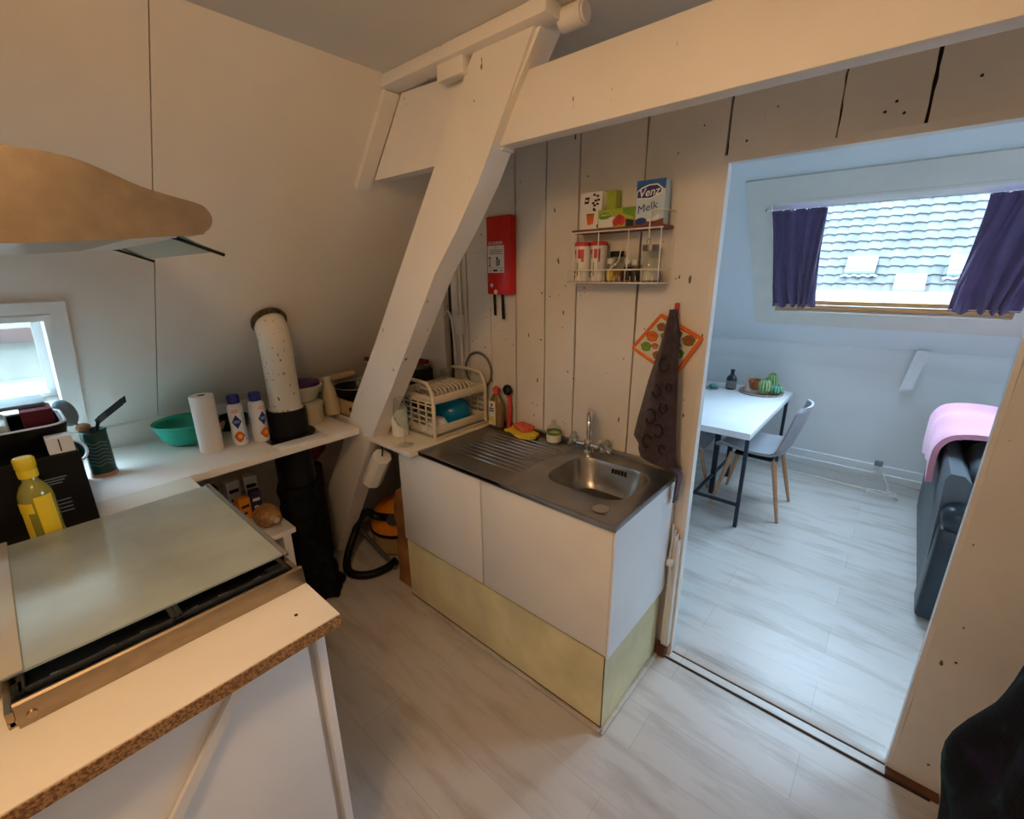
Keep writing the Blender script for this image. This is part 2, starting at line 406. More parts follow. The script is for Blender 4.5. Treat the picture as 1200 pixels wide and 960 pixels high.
# ------------------------------------------------------------------ the setting
CZ = 2.26
# left roof slope frame
LA = math.atan(.854); LO = Vector((-2.55, 0, .99)); LV = Vector((math.sin(LA), 0, math.cos(LA))); LN = Vector((math.cos(LA), 0, -math.sin(LA)))
def LS(u, v, w): return LO+Vector((0,1,0))*u+LV*v+LN*w
lz = lambda z: (z-.99)/math.cos(LA)
# living roof slope frame
BA = math.atan(.83); BO = Vector((0, 4.2, 1.07)); BV = Vector((0, -math.sin(BA), math.cos(BA))); BN = Vector((0, -math.cos(BA), -math.sin(BA)))
def BS(u, v, w): return BO+Vector((1,0,0))*u+BV*v+BN*w
bz = lambda z: (z-1.07)/math.cos(BA)
def slab(b, fn, u0, u1, v0, v1, w0, w1, mi=0):
    b.prism([(u0, v0), (u1, v0), (u1, v1), (u0, v1)], fn, w0, w1, mi)
def holed(b, fn, u0, u1, v0, v1, holes, w0, w1):
    """slab with rectangular holes in a row"""
    cur = u0
    for (a, c, d, e) in sorted(holes):
        slab(b, fn, cur, a, v0, v1, w0, w1); slab(b, fn, a, c, v0, d, w0, w1); slab(b, fn, a, c, e, v1, w0, w1); cur = c
    slab(b, fn, cur, u1, v0, v1, w0, w1)

b = MB(); b.box(-3.4, 2.6, -.6, 4.3, -.12, 0); struct('floor', b, 'floor')
b = MB(); b.box(-1.62, 1.0, -.5, 1.72, CZ, CZ+.06); struct('ceiling', b, 'ceil')
b = MB(); b.box(-2.6, 2.6, 1.6, 3.2, 2.46, 2.52); struct('ceiling.001', b, 'livw')

# left wall: roof slope (boards with one joint) + knee wall
W2 = (-.42, .133, lz(1.09), lz(1.512))
b = MB()
seam_u = .418
holed(b, LS, -.5, seam_u-.0015, 0, lz(CZ+.04), [W2], -.14, 0)
slab(b, LS, seam_u+.0015, 1.75, 0, lz(CZ+.04), -.14, 0)
b.box(-2.72, -2.55, -.5, 1.75, 0, .99)
slab(b, LS, seam_u-.02, seam_u+.02, 0, lz(CZ), -.13, -.012, 1)
struct('wall_left', b, ['wall', 'gap'])
b = MB(); b.box(-2.56, -2.535, -.42, 1.6, .9, .992); slab(b, LS, -.42, 1.6, -.01, .012, -.02, .006)
struct('baseboard_left', b, 'topw')

# plank wall with the doorway
def wob(p0, p1, n, amp):
    out = []
    for i in range(n+1):
        t = i/n; out.append((p0[0]+(p1[0]-p0[0])*t+(random.uniform(-amp, amp) if 0 < i < n else 0), p0[1]+(p1[1]-p0[1])*t))
    return out
b = MB()
def plank(x0, x1, z0, z1, g0=.0018, g1=.0018, dy=0):
    l = wob((x0+g0, z1), (x0+g0, z0), 14, .0016); r = wob((x1-g1, z0), (x1-g1, z1), 14, .0016)
    b.prism(l+r, XZ(1.65), dy, .018)
xs = [-1.862, -1.735, -1.571, -1.406, -1.235, -1.07, -.796, -.527]
b.prism([(-2.72, 0), (-1.897, 0), (-1.897, 2.3), (-2.72, 2.3)], XZ(1.65), .0, .018)
for i in range(len(xs)-1): plank(xs[i], xs[i+1], 0, 2.32, [.004,.004,.0028,.004,.0044,.0034,.0036][i], [.004,.0028,.004,.0044,.0034,.0036,.001][i], [0,.002,0,.003,0,.001,0][i])
hx = [-.522, -.238, -.053, .21, .46, .72, 1.0]
for i in range(len(hx)-1): plank(hx[i], hx[i+1], 1.962, 2.32, [.0012,.0024,.004,.002,.002,.002][i], [.0024,.004,.002,.002,.002,.002][i])
plank(.238, 1.0, 0, 1.96, .0, .0)
b.box(-2.72, -.525, 1.664, 1.674, 0, 2.32, mi=1); b.box(-.525, .24, 1.664, 1.674, 1.965, 2.32, mi=1); b.box(.242, 1.0, 1.664, 1.674, 0, 2.32, mi=1)
b.box(-2.72, -.525, 1.674, 1.682, 0, 2.5, mi=2); b.box(-.525, .24, 1.674, 1.682, 1.965, 2.5, mi=2); b.box(.242, 2.6, 1.674, 1.682, 0, 2.5, mi=2)
for k in range(46):   # nail marks and knots
    x = random.uniform(-1.7, -.56); z = random.uniform(.95, 2.1)
    b.cyl((x, 1.6488, z), (x, 1.653, z), random.uniform(.0015, .0035), seg=8, mi=1)
for x, z in ((-.47, 2.0), (-.14, 2.01), (-.12, 2.03), (-.1, 2.0), (.03, 2.05), (.3, .5), (.32, 1.1)):
    b.cyl((x, 1.6488, z), (x, 1.653, z+.004), .0035, seg=8, mi=1)
struct('wall_back', b, ['plank', 'gap', 'livw'])
# the rest of the shell
b = MB(); b.box(-2.72, 1.0, -.5, -.44, 0, 2.32); struct('wall_front', b, 'wall')
b = MB(); b.box(.92, 1.0, -.5, 1.65, 0, 2.32); struct('wall_right', b, 'wall')
b = MB(); b.box(-2.68, -2.6, 1.684, 4.3, 0, 2.5); struct('wall_living_left', b, 'livw')
b = MB()
b.box(2.5, 2.6, 1.684, 4.3, 0, 2.5)
struct('wall_living_right', b, 'livw')
# far wall: knee wall, plate and roof slope with one roof window and one added for daylight
W1 = (-.785, .49, bz(1.325), bz(2.035)); W3 = (1.05, 2.3, bz(1.325), bz(2.035))
b = MB()
b.box(-2.68, 2.6, 4.2, 4.3, 0, 1.08)
holed(b, BS, -2.68, 2.6, -.02, bz(2.5), [W1, W3], -.16, 0)
b.prism([(4.2, .90), (4.196, .93), (4.192, .94), (4.188, .99), (4.186, 1.04), (4.19, 1.06), (4.2, 1.072)], lambda y, z, h: (h, y, z), -2.6, 2.5)
struct('wall_far', b, 'livw')
b = MB(); b.prism([(.055, .80), (.125, .80), (.165, 1.085), (.10, 1.085)], lambda x, z, h: (x, 4.19-h, z), 0, .05)
struct('trim_9', b, 'livw', 'white bracket block on the knee wall below the roof window')
b = MB(); b.box(-2.6, 2.5, 4.185, 4.2, 0, .07, bev=.003); struct('baseboard_far', b, 'livw')

# doorway trims
b = MB(); b.box(-.531, -.514, 1.645, 1.684, 0, 1.962); struct('trim_1', b, 'trimw', 'white jamb board on the left of the doorway')
b = MB(); b.box(.226, .238, 1.651, 1.684, 0, 1.962); struct('trim_2', b, 'trimw', 'white jamb board on the right of the doorway')
b = MB(); b.box(-.531, .30, 1.640, 1.684, 1.947, 1.968); struct('trim_3', b, 'trimw', 'white batten under the planks over the doorway')
b = MB(); b.box(-.514, .226, 1.62, 1.655, 0, .006, mi=0); b.box(-.514, .226, 1.664, 1.74, 0, .008, bev=.003, mi=0); b.box(-.514, .226, 1.655, 1.664, 0, .003, mi=1); b.box(-.53, .34, 1.612, 1.62, 0, .003, mi=1); b.box(-.514, .226, 1.74, 1.743, 0, .0015, mi=1)
struct('trim_4', b, ['floor', 'gap'], 'pale threshold strip with two dark grooves in the doorway')
b = MB(); b.box(.226, .36, 1.62, 1.652, 0, .012); struct('trim_10', b, 'rust', 'brown bare wood at the foot of the right wall')

# beams
b = MB(); b.box(-1.02, .92, 1.112, 1.165, 1.98, 2.148, bev=.004); struct('trim_5', b, 'beamw', 'long white painted tie beam across the kitchen')
b = MB(); b.prism([(-1.68, 1.972), (-1.0, 1.972), (-1.0, 2.2), (-1.47, 2.222)], XZ(1.12), 0, .05); struct('trim_6', b, 'beamw', 'short white beam piece between the slope and the diagonal brace')
Lp = [(-1.101,2.192),(-1.264,1.964),(-1.506,1.634),(-1.72,1.34),(-1.957,1.032),(-2.148,.728),(-2.33,.49),(-2.475,.262),(-2.505,.13),(-2.488,0)]
Rp = [(-2.36,0),(-2.30,.12),(-2.12,.41),(-1.892,.781),(-1.75,.985),(-1.621,1.157),(-1.45,1.40),(-1.295,1.623),(-1.17,1.76),(-1.062,1.895),(-.935,2.091),(-.83,2.235)]
b = MB(); b.prism(Lp+Rp+[(-1.08, 2.235)], XZ(1.08), 0, .09); bmesh.ops.bevel(b.bm, geom=[e for e in b.bm.edges if abs(e.verts[0].co.y-e.verts[1].co.y) < .001 and e.verts[0].co.y < 1.1], offset=.012, segments=2, affect='EDGES')
struct('trim_7', b, 'beamw', 'white painted diagonal timber brace from floor to ceiling', smooth=50)
b = MB(); b.box(-1.215, -1.10, 1.062, 1.10, 2.178, 2.236, bev=.004)
struct('trim_8', b, 'beamw', 'small white tenon block at the head of the brace')
b = MB(); b.box(-1.49, -.79, 1.045, 1.12, 2.222, CZ, bev=.006); struct('trim_11', b, 'beamw', 'white ceiling batten above the brace')
b = MB(); slab(b, LS, 1.06, 1.118, lz(1.95), lz(2.23), -.0, .02); struct('trim_12', b, 'beamw', 'white strip on the slope beside the short beam')
b = MB(); b.cyl((-.80, 1.13, 2.232), (-.735, 1.13, 2.232), .027, seg=24); b.cyl((-.735, 1.13, 2.232), (-.729, 1.13, 2.232), .021, seg=24); struct('trim_13', b, 'beamw', 'round white pole end above the brace head')

# living window 1 and an unseen window added for more daylight, kitchen window 2
def roof_window(name, fn, W, wood, trim, mt, depth, wz=-.045, f=.055, f2=.085):
    u0, u1, v0, v1 = W
    b = MB()   # lining boards of the reveal + flat architrave
    t = trim
    for (a, c, d, e) in ((u0-t, u1+t, v0-t, v0), (u0-t, u1+t, v1, v1+t*1.25), (u0-t, u0, v0, v1), (u1, u1+t, v0, v1)):
        slab(b, fn, a, c, d, e, 0, .014)
    g = .014
    for (a, c, d, e) in ((u0-.004, u1+.004, v0-.004, v0+g), (u0-.004, u1+.004, v1-g, v1+.004), (u0-.004, u0+g, v0+g, v1-g), (u1-g, u1+.004, v0+g, v1-g)):
        slab(b, fn, a, c, d, e, -depth, .016)
    o = struct(name, b, mt)
    b = MB()
    a, c, d, e = u0+g, u1-g, v0+g, v1-g
    for q in ((a, c, d, d+f2), (a, a+f, d+f2, e-f), (c-f, c, d+f2, e-f)):
        slab(b, fn, *q, -depth+.03, wz)
    bt = MB(); slab(bt, fn, a, c, e-f, e, -depth+.03, wz); slab(bt, fn, a+.03, c, e-.012, e-.001, wz, .012); bt.build('top_rail', 'white', o, smooth=30)
    slab(b, fn, a+.02, c-.02, d+.015, d+.04, wz-.005, wz+.012)
    b.build('window_sash', wood, o, smooth=30)
    b = MB(); slab(b, fn, a+f-.005, c-f+.005, d+f2-.005, e-f+.005, -depth+.05, -depth+.054)
    b.build('pane', 'glass', o, smooth=0)
    return o
w1 = roof_window('window_1', BS, W1, 'pine', .125, 'archi', .15, -.012)
w3 = roof_window('added_window', BS, W3, 'pine', .125, 'archi', .15)
w2 = roof_window('window_2', LS, W2, 'whitec', .045, 'trimw', .14, -.10, .025, .025)
# ------------------------------------------------------------------ outside
def far(x, dy): return x
rf = thing('neighbouring_house', 'grey tiled roof of the house across the street', 'house', (0, 9.0, -3))
b = MB(); b.box(-9, 9, 9.0, 15, -3, -.9); b.build('wall', 'plaster', rf, smooth=0)
RA = R(48); RO = Vector((0, 8.8, -1.2))
def RS(u, v, w): return RO+Vector((u, 0, 0))+Vector((0, math.cos(RA), math.sin(RA)))*v+Vector((0, -math.sin(RA), math.cos(RA)))*w
b = MB()
rows, tw, th = 32, .20, .215
nu = 60*6
prev = None
for r in range(rows):
    lo, hi = [], []
    for i in range(nu+1):
        u = -6.4+i*tw/6; wv = .013*math.sin(2*math.pi*(i % 6)/6)+.006*math.sin(4*math.pi*(i % 6)/6+.6)
        j = .006*math.sin(i//6*12.9+r*7.7)
        lo.append(b.bm.verts.new(RS(u, r*th+j, wv+.03))); hi.append(b.bm.verts.new(RS(u, (r+1)*th+.02, wv)))
    ll = [b.bm.verts.new(v.co-Vector((0, -math.sin(RA), math.cos(RA)))*.022) for v in lo]
    for i in range(nu):
        b.bm.faces.new((lo[i], lo[i+1], hi[i+1], hi[i])); b.bm.faces.new((ll[i], ll[i+1], lo[i+1], lo[i]))
roof = b.build('tiled_roof', 'tile', rf, smooth=60)
b = MB(); b.prism([(-6.4, 0), (5.6, 0), (5.6, rows*th), (-6.4, rows*th)], RS, -.12, -.03); b.build('roof_deck', 'skyl', rf, smooth=0)
ROOFW = []
SKL = [(0.0,0.0)]*3
# (placed below, once the sight lines are known)
def roofwin(u, v, w, h, op=.10):
    b = MB(); slab(b, RS, u-w/2, u+w/2, v, v+h, 0, .12); o = b.build('roof_window', 'skyl', rf, smooth=0)
    b = MB(); slab(b, RS, u-w/2+.03, u+w/2-.03, v+.07, v+h-.02, .1201, .135); b.build('pane', 'skyp', o, smooth=0)
    b = MB(); b.tube([RS(u-w/2-.05+k*(w+.10)/8, v-.06+.03*(k % 2), .05) for k in range(9)], .024, 6); b.build('flashing', 'whiter', o)
RWP = [(-.845, 3.65, .47, .38), (-.07, 3.22, .43, .37), (.63, 3.59, .46, .42)]

nb = thing('neighbouring_wall', 'pale plastered wall with a brown beam outside the small window', 'wall', (-4.6, 0, -1))
b = MB(); b.box(-4.9, -4.6, -2.5, 2.5, -1, 3.4); b.build('plastered_wall', 'plaster', nb, smooth=0)
b = MB(); b.box(-4.6, -4.5, -2.5, 2.5, 1.20, 1.29); b.build('beam', 'beamb', nb, smooth=0)
b = MB(); b.box(-4.6, -3.9, -2.5, 2.5, -1, .95, bev=.03); b.build('ledge', 'whiter', nb, smooth=0)

# ------------------------------------------------------------------ kitchen: left counter and hob counter
t = thing('counter_worktop', 'long white worktop running along the sloping wall', 'worktop', (-2.24, .3, .865))
FC = (-2.125, .826)
b = MB()
b.box(-2.534, -1.93, -.435, .70, .868, .9, bev=.003); b.box(-2.534, -1.93, .93, 1.075, .868, .9, bev=.003); b.box(-2.534, -2.24, .70, .93, .868, .9); b.box(-2.02, -1.93, .70, .93, .868, .9, bev=.003)
b.build('worktop', 'topw', t, smooth=30)
b = MB(); b.lathe([(.086,0),(.112,0),(.112,.003),(.086,.003)], (FC[0], FC[1], .9), 32, caps=(False, False)); b.build('pipe_collar', 'black', t)

t = thing('stove_worktop', 'beige worktop board with bare chipboard edge under the stove', 'worktop', (-1.3, 0, .868))
b = MB(); b.box(-1.928, -.832, -.435, .366, .868, .9, bev=.0015); b.build('board', 'creamtop', t, smooth=30)
b = MB(); b.box(-.8335, -.829, -.435, .366, .869, .897); b.cyl((-.90, .30, .8995), (-.90, .30, .9008), .004, seg=8, mi=1); b.build('raw_edge', ['chip', 'gap'], t, smooth=0)

t = thing('base_cabinet', 'grey white base cabinet under the stove worktop', 'cabinet', (-1.3, -.05, 0))
b = MB(); b.box(-1.88, -.892, -.435, .318, .0, .868); b.build('body', 'whitec', t, smooth=0)
b = MB(); b.box(-.892, -.868, -.435, .302, .05, .862, bev=.002); b.build('front_panel', 'whitec', t, smooth=30)
b = MB(); b.box(-1.88, -.862, .318, .338, 0, .868, bev=.002); b.build('end_panel', 'whitec', t, smooth=30)
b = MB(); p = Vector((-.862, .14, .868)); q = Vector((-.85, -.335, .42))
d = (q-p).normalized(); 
t2 = thing('light_streak', 'slanting streak of light on the cabinet front, added as a thin white strip', 'light_streak', (-.85, -.40, 0))
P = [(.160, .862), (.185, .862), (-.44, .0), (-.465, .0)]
b = MB(); b.prism(P, lambda y, z, h: (-.866+h, y, z), 0, .012); b.build('strip', 'white', t2, smooth=0)  # white strip stands in for a streak of light on the front

# gas hob with glass lid
h = thing('gas_hob', 'gas hob with closed frosted glass lid on the beige worktop', 'stove', (-1.33, .12, .9))
b = MB()
b.box(-1.70, -1.0, -.13, .365, .9006, .912)
b.prism([(-1.02,.9006),(-.990,.9006),(-.998,.940),(-1.003,.943),(-1.012,.94)], lambda x, z, hh: (x, hh, z), -.118, .365); b.box(-1.70, -1.69, -.13, .365, .9006, .93, bev=.003)
b.box(-1.70, -1.0, .352, .365, .9006, .932, bev=.003); b.box(-1.70, -1.0, -.13, -.118, .9006, .932, bev=.003)
b.cyl((-1.0, -.10, .918), (-.990, -.10, .916), .007, seg=14)
b.build('tray', 'hood', h, smooth=30)
b = MB(); b.box(-1.685, -1.015, -.115, .35, .912, .916); b.build('hob_plate', 'blackm', h, smooth=0)
for (x, y, r) in ((-1.5, .235, .048), (-1.5, .0, .036), (-1.2, .235, .036), (-1.2, .0, .048)):
    b = MB(); b.lathe([(r,.916),(r,.922),(r*.8,.926),(r*.75,.934),(0.001,.936)], (x, y, 0), 24, caps=(True, False)); b.build('burner', 'steel', h)
for x0, x1 in ((-1.675, -1.355), (-1.345, -1.025)):
    b = MB()
    for y in (-.105, .115, .125, .34): b.box(x0, x1, y-.005, y+.005, .934, .944, bev=.002)
    for x in (x0+.005, (x0+x1)/2, x1-.005): b.box(x-.005, x+.005, -.105, .34, .934, .944, bev=.002)
    for x in (x0+.01, x1-.01):
        for y in (-.10, .335): b.cyl((x, y, .914), (x, y, .936), .006, seg=8)
    b.build('pan_support', 'iron', h, smooth=30)
b = MB()
for y0, y1 in ((-.07, .02), (.06, .16), (.2, .29), (.31, .34)):
    b.tube([(-1.055, y0, .924), (-1.045, (y0+y1)/2, .926), (-1.055, y1, .924)], .008, 8)
b.build('pan_support_fingers', 'steel', h)
b = MB(); b.prism([(-1.665, -.125), (-1.075, -.125), (-1.075, .352), (-1.665, .352)], lambda x, y, hh: (x, y, .9455+hh), 0, .005); b.build('glass_lid', 'frost', h, smooth=0)
b = MB(); b.box(-1.675, -1.068, .352, .366, .936, .9525, bev=.003); b.build('lid_edge', 'steel', h, smooth=30)
b = MB(); b.box(-1.68, -1.07, -.20, -.098, .9506, .958, bev=.003); b.build('hinge_rail', mat('satin_rail', (.55,.50,.40,1), .4, .25, var=.03), h, smooth=30)
for q in ((-1.06, -1.02, -.117, -.1, .916, .944), (-1.06, -1.022, .30, .345, .916, .942)):
    b = MB(); b.box(*q, bev=.004); b.build('lid_stop', 'black', h, smooth=30)

# range hood
h = thing('range_hood', 'brown brushed steel range hood above the stove', 'hood', (-1.4, -.05, 1.65))
prof = [(-.44,1.652),(.041,1.672),(.300,1.698),(.326,1.704),(.340,1.716),(.345,1.732),(.338,1.749),(.322,1.758),(.28,1.767),(.238,1.778),(.20,1.794),(.165,1.808),(.13,1.814),(.073,1.817),(-.44,1.835)]
prof = [(p.y, p.z) for p in smoothpath([Vector((0, y, z)) for y, z in prof], 5)]
b = MB(); b.prism(prof, lambda y, z, hh: (hh, y, z), -1.70, -1.10)
b.build('body', 'hood', h, smooth=30)
b = MB(); b.prism([(-.43,1.642),(.28,1.692),(.28,1.698),(-.43,1.652)], lambda y, z, hh: (hh, y, z), -1.69, -1.11); b.build('filter', 'whitec', h, smooth=0)
b = MB(); b.prism([(.285,1.695),(.345,1.668),(.347,1.671),(.287,1.699)], lambda y, z, hh: (hh, y, z), -1.69, -1.12); b.build('visor', 'tglass', h, smooth=0)
for x in (-1.115, -1.695):
    b = MB(); b.tube([(x, .26, 1.698), (x, .285, 1.69), (x, .36, 1.662)], .0035, 8); b.build('visor_arm', 'black', h)

# things on the counter, near the window
t = thing('appliance_box', 'large black printed box beside the stove under the small window', 'box', (-1.93, -.17, .9))
b = MB(); b.box(-2.12, -1.786, -.43, .092, .9008, 1.128, bev=.002)
for k, z in enumerate((1.06, 1.052, 1.044)): b.box(-1.7865, -1.7855, -.01+.004*k, .05-.006*k, z, z+.003, mi=1)
for k, z in enumerate((.99, .978, .966, .954)): b.box(-1.7865, -1.7855, .0+.003*k, .045, z, z+.0025, mi=1)
b.build('carton', ['black', 'gplast'], t, smooth=0)
t = thing('roasting_tin', 'black roasting tin with pale rim on top of the black box', 'tin', (-1.95, -.17, 1.128))
def rr(x0, x1, y0, y1, r, n=6):
    out = []
    for cx, cy, a in ((x1-r, y1-r, 0), (x0+r, y1-r, 90), (x0+r, y0+r, 180), (x1-r, y0+r, 270)):
        for k in range(n+1): out.append((cx+r*math.cos(R(a+90*k/n)), cy+r*math.sin(R(a+90*k/n))))
    return out
o_, i_ = rr(-2.10, -1.846, -.40, .092, .05), rr(-2.085, -1.861, -.385, .077, .045)
def shell(b, outer, inner, z0, z1, th=.006, mi=0):
    A = [b.bm.verts.new((x, y, z0)) for x, y in inner]; Bv = [b.bm.verts.new((x, y, z1)) for x, y in outer]
    C_ = [b.bm.verts.new((x, y, z1)) for x, y in inner]; D = [b.bm.verts.new((x, y, z0+th)) for x, y in inner]
    b._bridge(A, Bv); b._bridge(Bv, C_); b._bridge(C_, D); b.bm.faces.new(A[::-1]); b.bm.faces.new(D); b._fin(A+Bv+C_+D, mi)
b = MB(); shell(b, o_, i_, 1.129, 1.20); b.build('pan', 'blackm', t)
b = MB(); b.tube([(x, y, 1.201) for x, y in rr(-2.095, -1.851, -.395, .087, .05)], .004, 8, closed=True); b.build('rim', 'whitec', t)
rooted(MB().box(-.09, .09, -.09, .09, 0, .085, bev=.012), 'storage_tub', 'jar', 'pale plastic tub standing in the black roasting tin', 'tub', (-1.97, -.12, 1.136))
rooted(MB().box(-.05, .05, -.035, .035, 0, .10, bev=.004), 'carton', 'darkred', 'dark red carton standing in the black roasting tin', 'carton', (-1.99, .035, 1.136))
rooted(MB().box(-.07, .07, -.18, .18, 0, .012, bev=.003), 'chopping_board', 'gplast', 'thin dark board lying across the black roasting tin', 'board', (-2.06, -.12, 1.237))
t = thing('food_carton', 'small white carton lying on the corner of the black box', 'carton', (-1.82, .055, 1.128))
b = MB(); b.box(-1.84, -1.792, .03, .086, 1.129, 1.178, bev=.002); b.build('pack', 'bwhite', t, smooth=0)
b = MB(); b.box(-1.7922, -1.7915, .055, .058, 1.135, 1.172); b.build('printed_line', 'ink', t, smooth=0)

UC = Vector((-2.205, .163, .9))
t = thing('utensil_tin', 'dark green tin holding kitchen utensils, beside the black box', 'tin', UC)
b = MB(); b.lathe([(.038,.012),(.038,.17),(.041,.175),(.038,.18),(.035,.175),(.035,.02)], UC, 32, caps=(True, True))
for k in range(7):
    z = .05+.014*k; b.tube([UC+Vector((.0386*math.cos(a), .0386*math.sin(a), z+.004*math.sin(a*6))) for a in [R(-50+8*i) for i in range(13)]], .0013, 5, mi=1)
b.build('tin', ['dgrn', 'gplast'], t)
b = MB(); b.lathe([(.041,0),(.041,.014),(.037,.014)], UC, 32, caps=(True, True)); b.build('copper_band', 'copper', t)
t = thing('spatula', 'black slotted spatula standing in the green tin', 'spatula', UC+Vector((.01, .01, .03)))
S0 = UC+Vector((-.01, .0, .03)); S1 = UC+Vector((.010, .012, .182)); dirr = Vector((.02, .10, .075)).normalized()
b = MB(); b.tube([S0, S1, S1+Vector((0,.012,.03))], .006, 8); b.build('handle', 'black', t)
b = MB(); sd = Vector((.8, -.1, .6)).normalized(); nn = dirr.cross(sd).normalized()
for k in range(5):
    c0 = S1+Vector((0,.012,.03))+sd*(k-2)*.012
    b.prism([(0,-.004),(.11-abs(k-2)*.006,-.0045),(.11-abs(k-2)*.006,.0045),(0,.004)], lambda a, c, hh, c0=c0: c0+dirr*a+sd*c+nn*hh, -.0015, .0015)
b.prism([(-.012,-.022),(.03,-.029),(.03,.029),(-.012,.022)], lambda a, c, hh: S1+Vector((0,.012,.03))+dirr*a+sd*c+nn*hh, -.0016, .0016)
b.prism([(.10,-.026),(.112,-.024),(.112,.024),(.10,.026)], lambda a, c, hh: S1+Vector((0,.012,.03))+dirr*a+sd*c+nn*hh, -.0016, .0016)
b.build('slotted_head', 'black', t, smooth=0)
t = thing('serving_spoon', 'large grey serving spoon standing in the green tin, bowl upward', 'spoon', UC+Vector((-.01, -.01, .03)))
b = MB(); b.tube([UC+Vector((-.005,-.008,.03)), UC+Vector((-.005,-.022,.19)), UC+Vector((-.005,-.04,.215))], .0045, 8); b.build('handle', 'gplast', t)
b = MB(); b.ell(UC+Vector((-.008,-.055,.255)), (.016, .031, .052), 20, 12, rot=Matrix.Rotation(R(12), 3, 'X')); b.build('bowl', 'gplast', t)
t = thing('wooden_spoon', 'brown wooden spoon in the green tin behind the green jug', 'spoon', UC+Vector((0, -.03, .03)))
b = MB(); b.tube([UC+Vector((.012,-.003,.03)), UC+Vector((.012,-.014,.175)), UC+Vector((.012,-.02,.19))], .005, 8); b.build('handle', 'legwood', t)
b = MB(); b.ell(UC+Vector((.012,-.022,.197)), (.009, .022, .016), 16, 10); b.build('bowl', 'legwood', t)
MC = Vector((-2.19, .075, .9))
t = thing('jug', 'green enamel jug with white rim between the black box and the dark green tin', 'jug', MC)
rt = Matrix.Rotation(R(15), 3, 'Z') @ Matrix.Rotation(R(52), 3, 'Y')
rb = MC+Vector((.0, .0, .095))
b = MB(); b.lathe([(.034,0),(.038,.05),(.040,.105)], MC, 28, caps=(True, True))
b.lathe([(.040,-.01),(.045,.06),(.041,.058),(.036,.005)], rb, 28, caps=(True, True), rot=rt); b.build('body', 'mug', t)
b = MB(); rc = rb+rt @ Vector((0,0,.06)); b.tube([rc+rt @ Vector((.044*math.cos(a), .044*math.sin(a), 0)) for a in [2*math.pi*i/28 for i in range(28)]], .005, 8, closed=True); b.build('rim', 'bwhite', t)
b = MB(); b.lathe([(.001,0),(.0385,.0)], rb+rt @ Vector((0,0,.03)), 28, caps=(False, False), rot=rt); b.build('contents', 'choc', t)

OC = Vector((-1.743, -.022, .9006))
t = thing('oil_bottle', 'yellow capped oil bottle between the hob and the black box', 'bottle', OC)
b = MB(); b.lathe([(.034,0),(.037,.006),(.037,.13),(.035,.15),(.026,.172),(.017,.185),(.016,.20)], OC, 28); b.build('bottle', 'oil', t)
b = MB(); b.lathe([(.020,.196),(.021,.215),(.0205,.216),(.0205,.222),(.022,.224),(.022,.248),(.019,.253),(.001,.254)], OC, 24, caps=(True, False)); b.build('cap', 'yel', t)
b = MB()
for a0, a1, z0, z1 in ((-10, 50, .0, .145), (-70, -40, 0, .10), (-75, -18, .10, .13)):
    n = 8
    b.sheet(lambda u, v: OC+Vector((.0378*math.cos(R(a0+(a1-a0)*u)), .0378*math.sin(R(a0+(a1-a0)*u)), z0+(z1-z0)*v)), n, 2, .001)
b.build('label', 'yel', t)

# green bowl, roll, bottles
BC = Vector((-2.36, .482, .901))
t = thing('mixing_bowl', 'teal green plastic mixing bowl behind the kitchen roll', 'bowl', BC)
b = MB(); b.lathe([(r*.87, z*.86) for r, z in [(.001,.004),(.07,.0),(.085,.004),(.112,.03),(.130,.075),(.137,.108),(.146,.114),(.145,.12),(.133,.112),(.125,.078),(.107,.034),(.08,.010),(.001,.010)]], BC, 40, caps=(False, False)); b.build('bowl', 'teal', t)
RC = Vector((-2.165, .512, .9))
t = thing('kitchen_roll', 'standing roll of white kitchen paper in front of the green bowl', 'paper roll', RC)
b = MB(); b.lathe([(.016,0),(.043,0),(.044,.004),(.044,.241),(.043,.245),(.016,.245)], RC, 36, caps=(False, False)); b.build('paper', 'paper', t)
b = MB(); b.lathe([(.014,.001),(.016,.001),(.016,.244),(.014,.244),(.014,.001)], RC, 24, caps=(False, False)); b.build('core', 'cork', t)
t = thing('saucepan', 'small teal saucepan with brown handle behind the white bottles', 'pan', (-2.42, .68, .9))
b = MB(); b.lathe([(.001,.0),(.06,.0),(.068,.01),(.072,.06),(.068,.06),(.064,.012),(.001,.006)], (-2.42, .68, .901), 28, caps=(False, False)); b.build('pot', 'dgrn', t)
b = MB(); b.tube([(-2.37, .63, .952), (-2.30, .60, .962), (-2.235, .575, .968)], [.008, .011, .012], 10); b.build('handle', 'legwood', t)
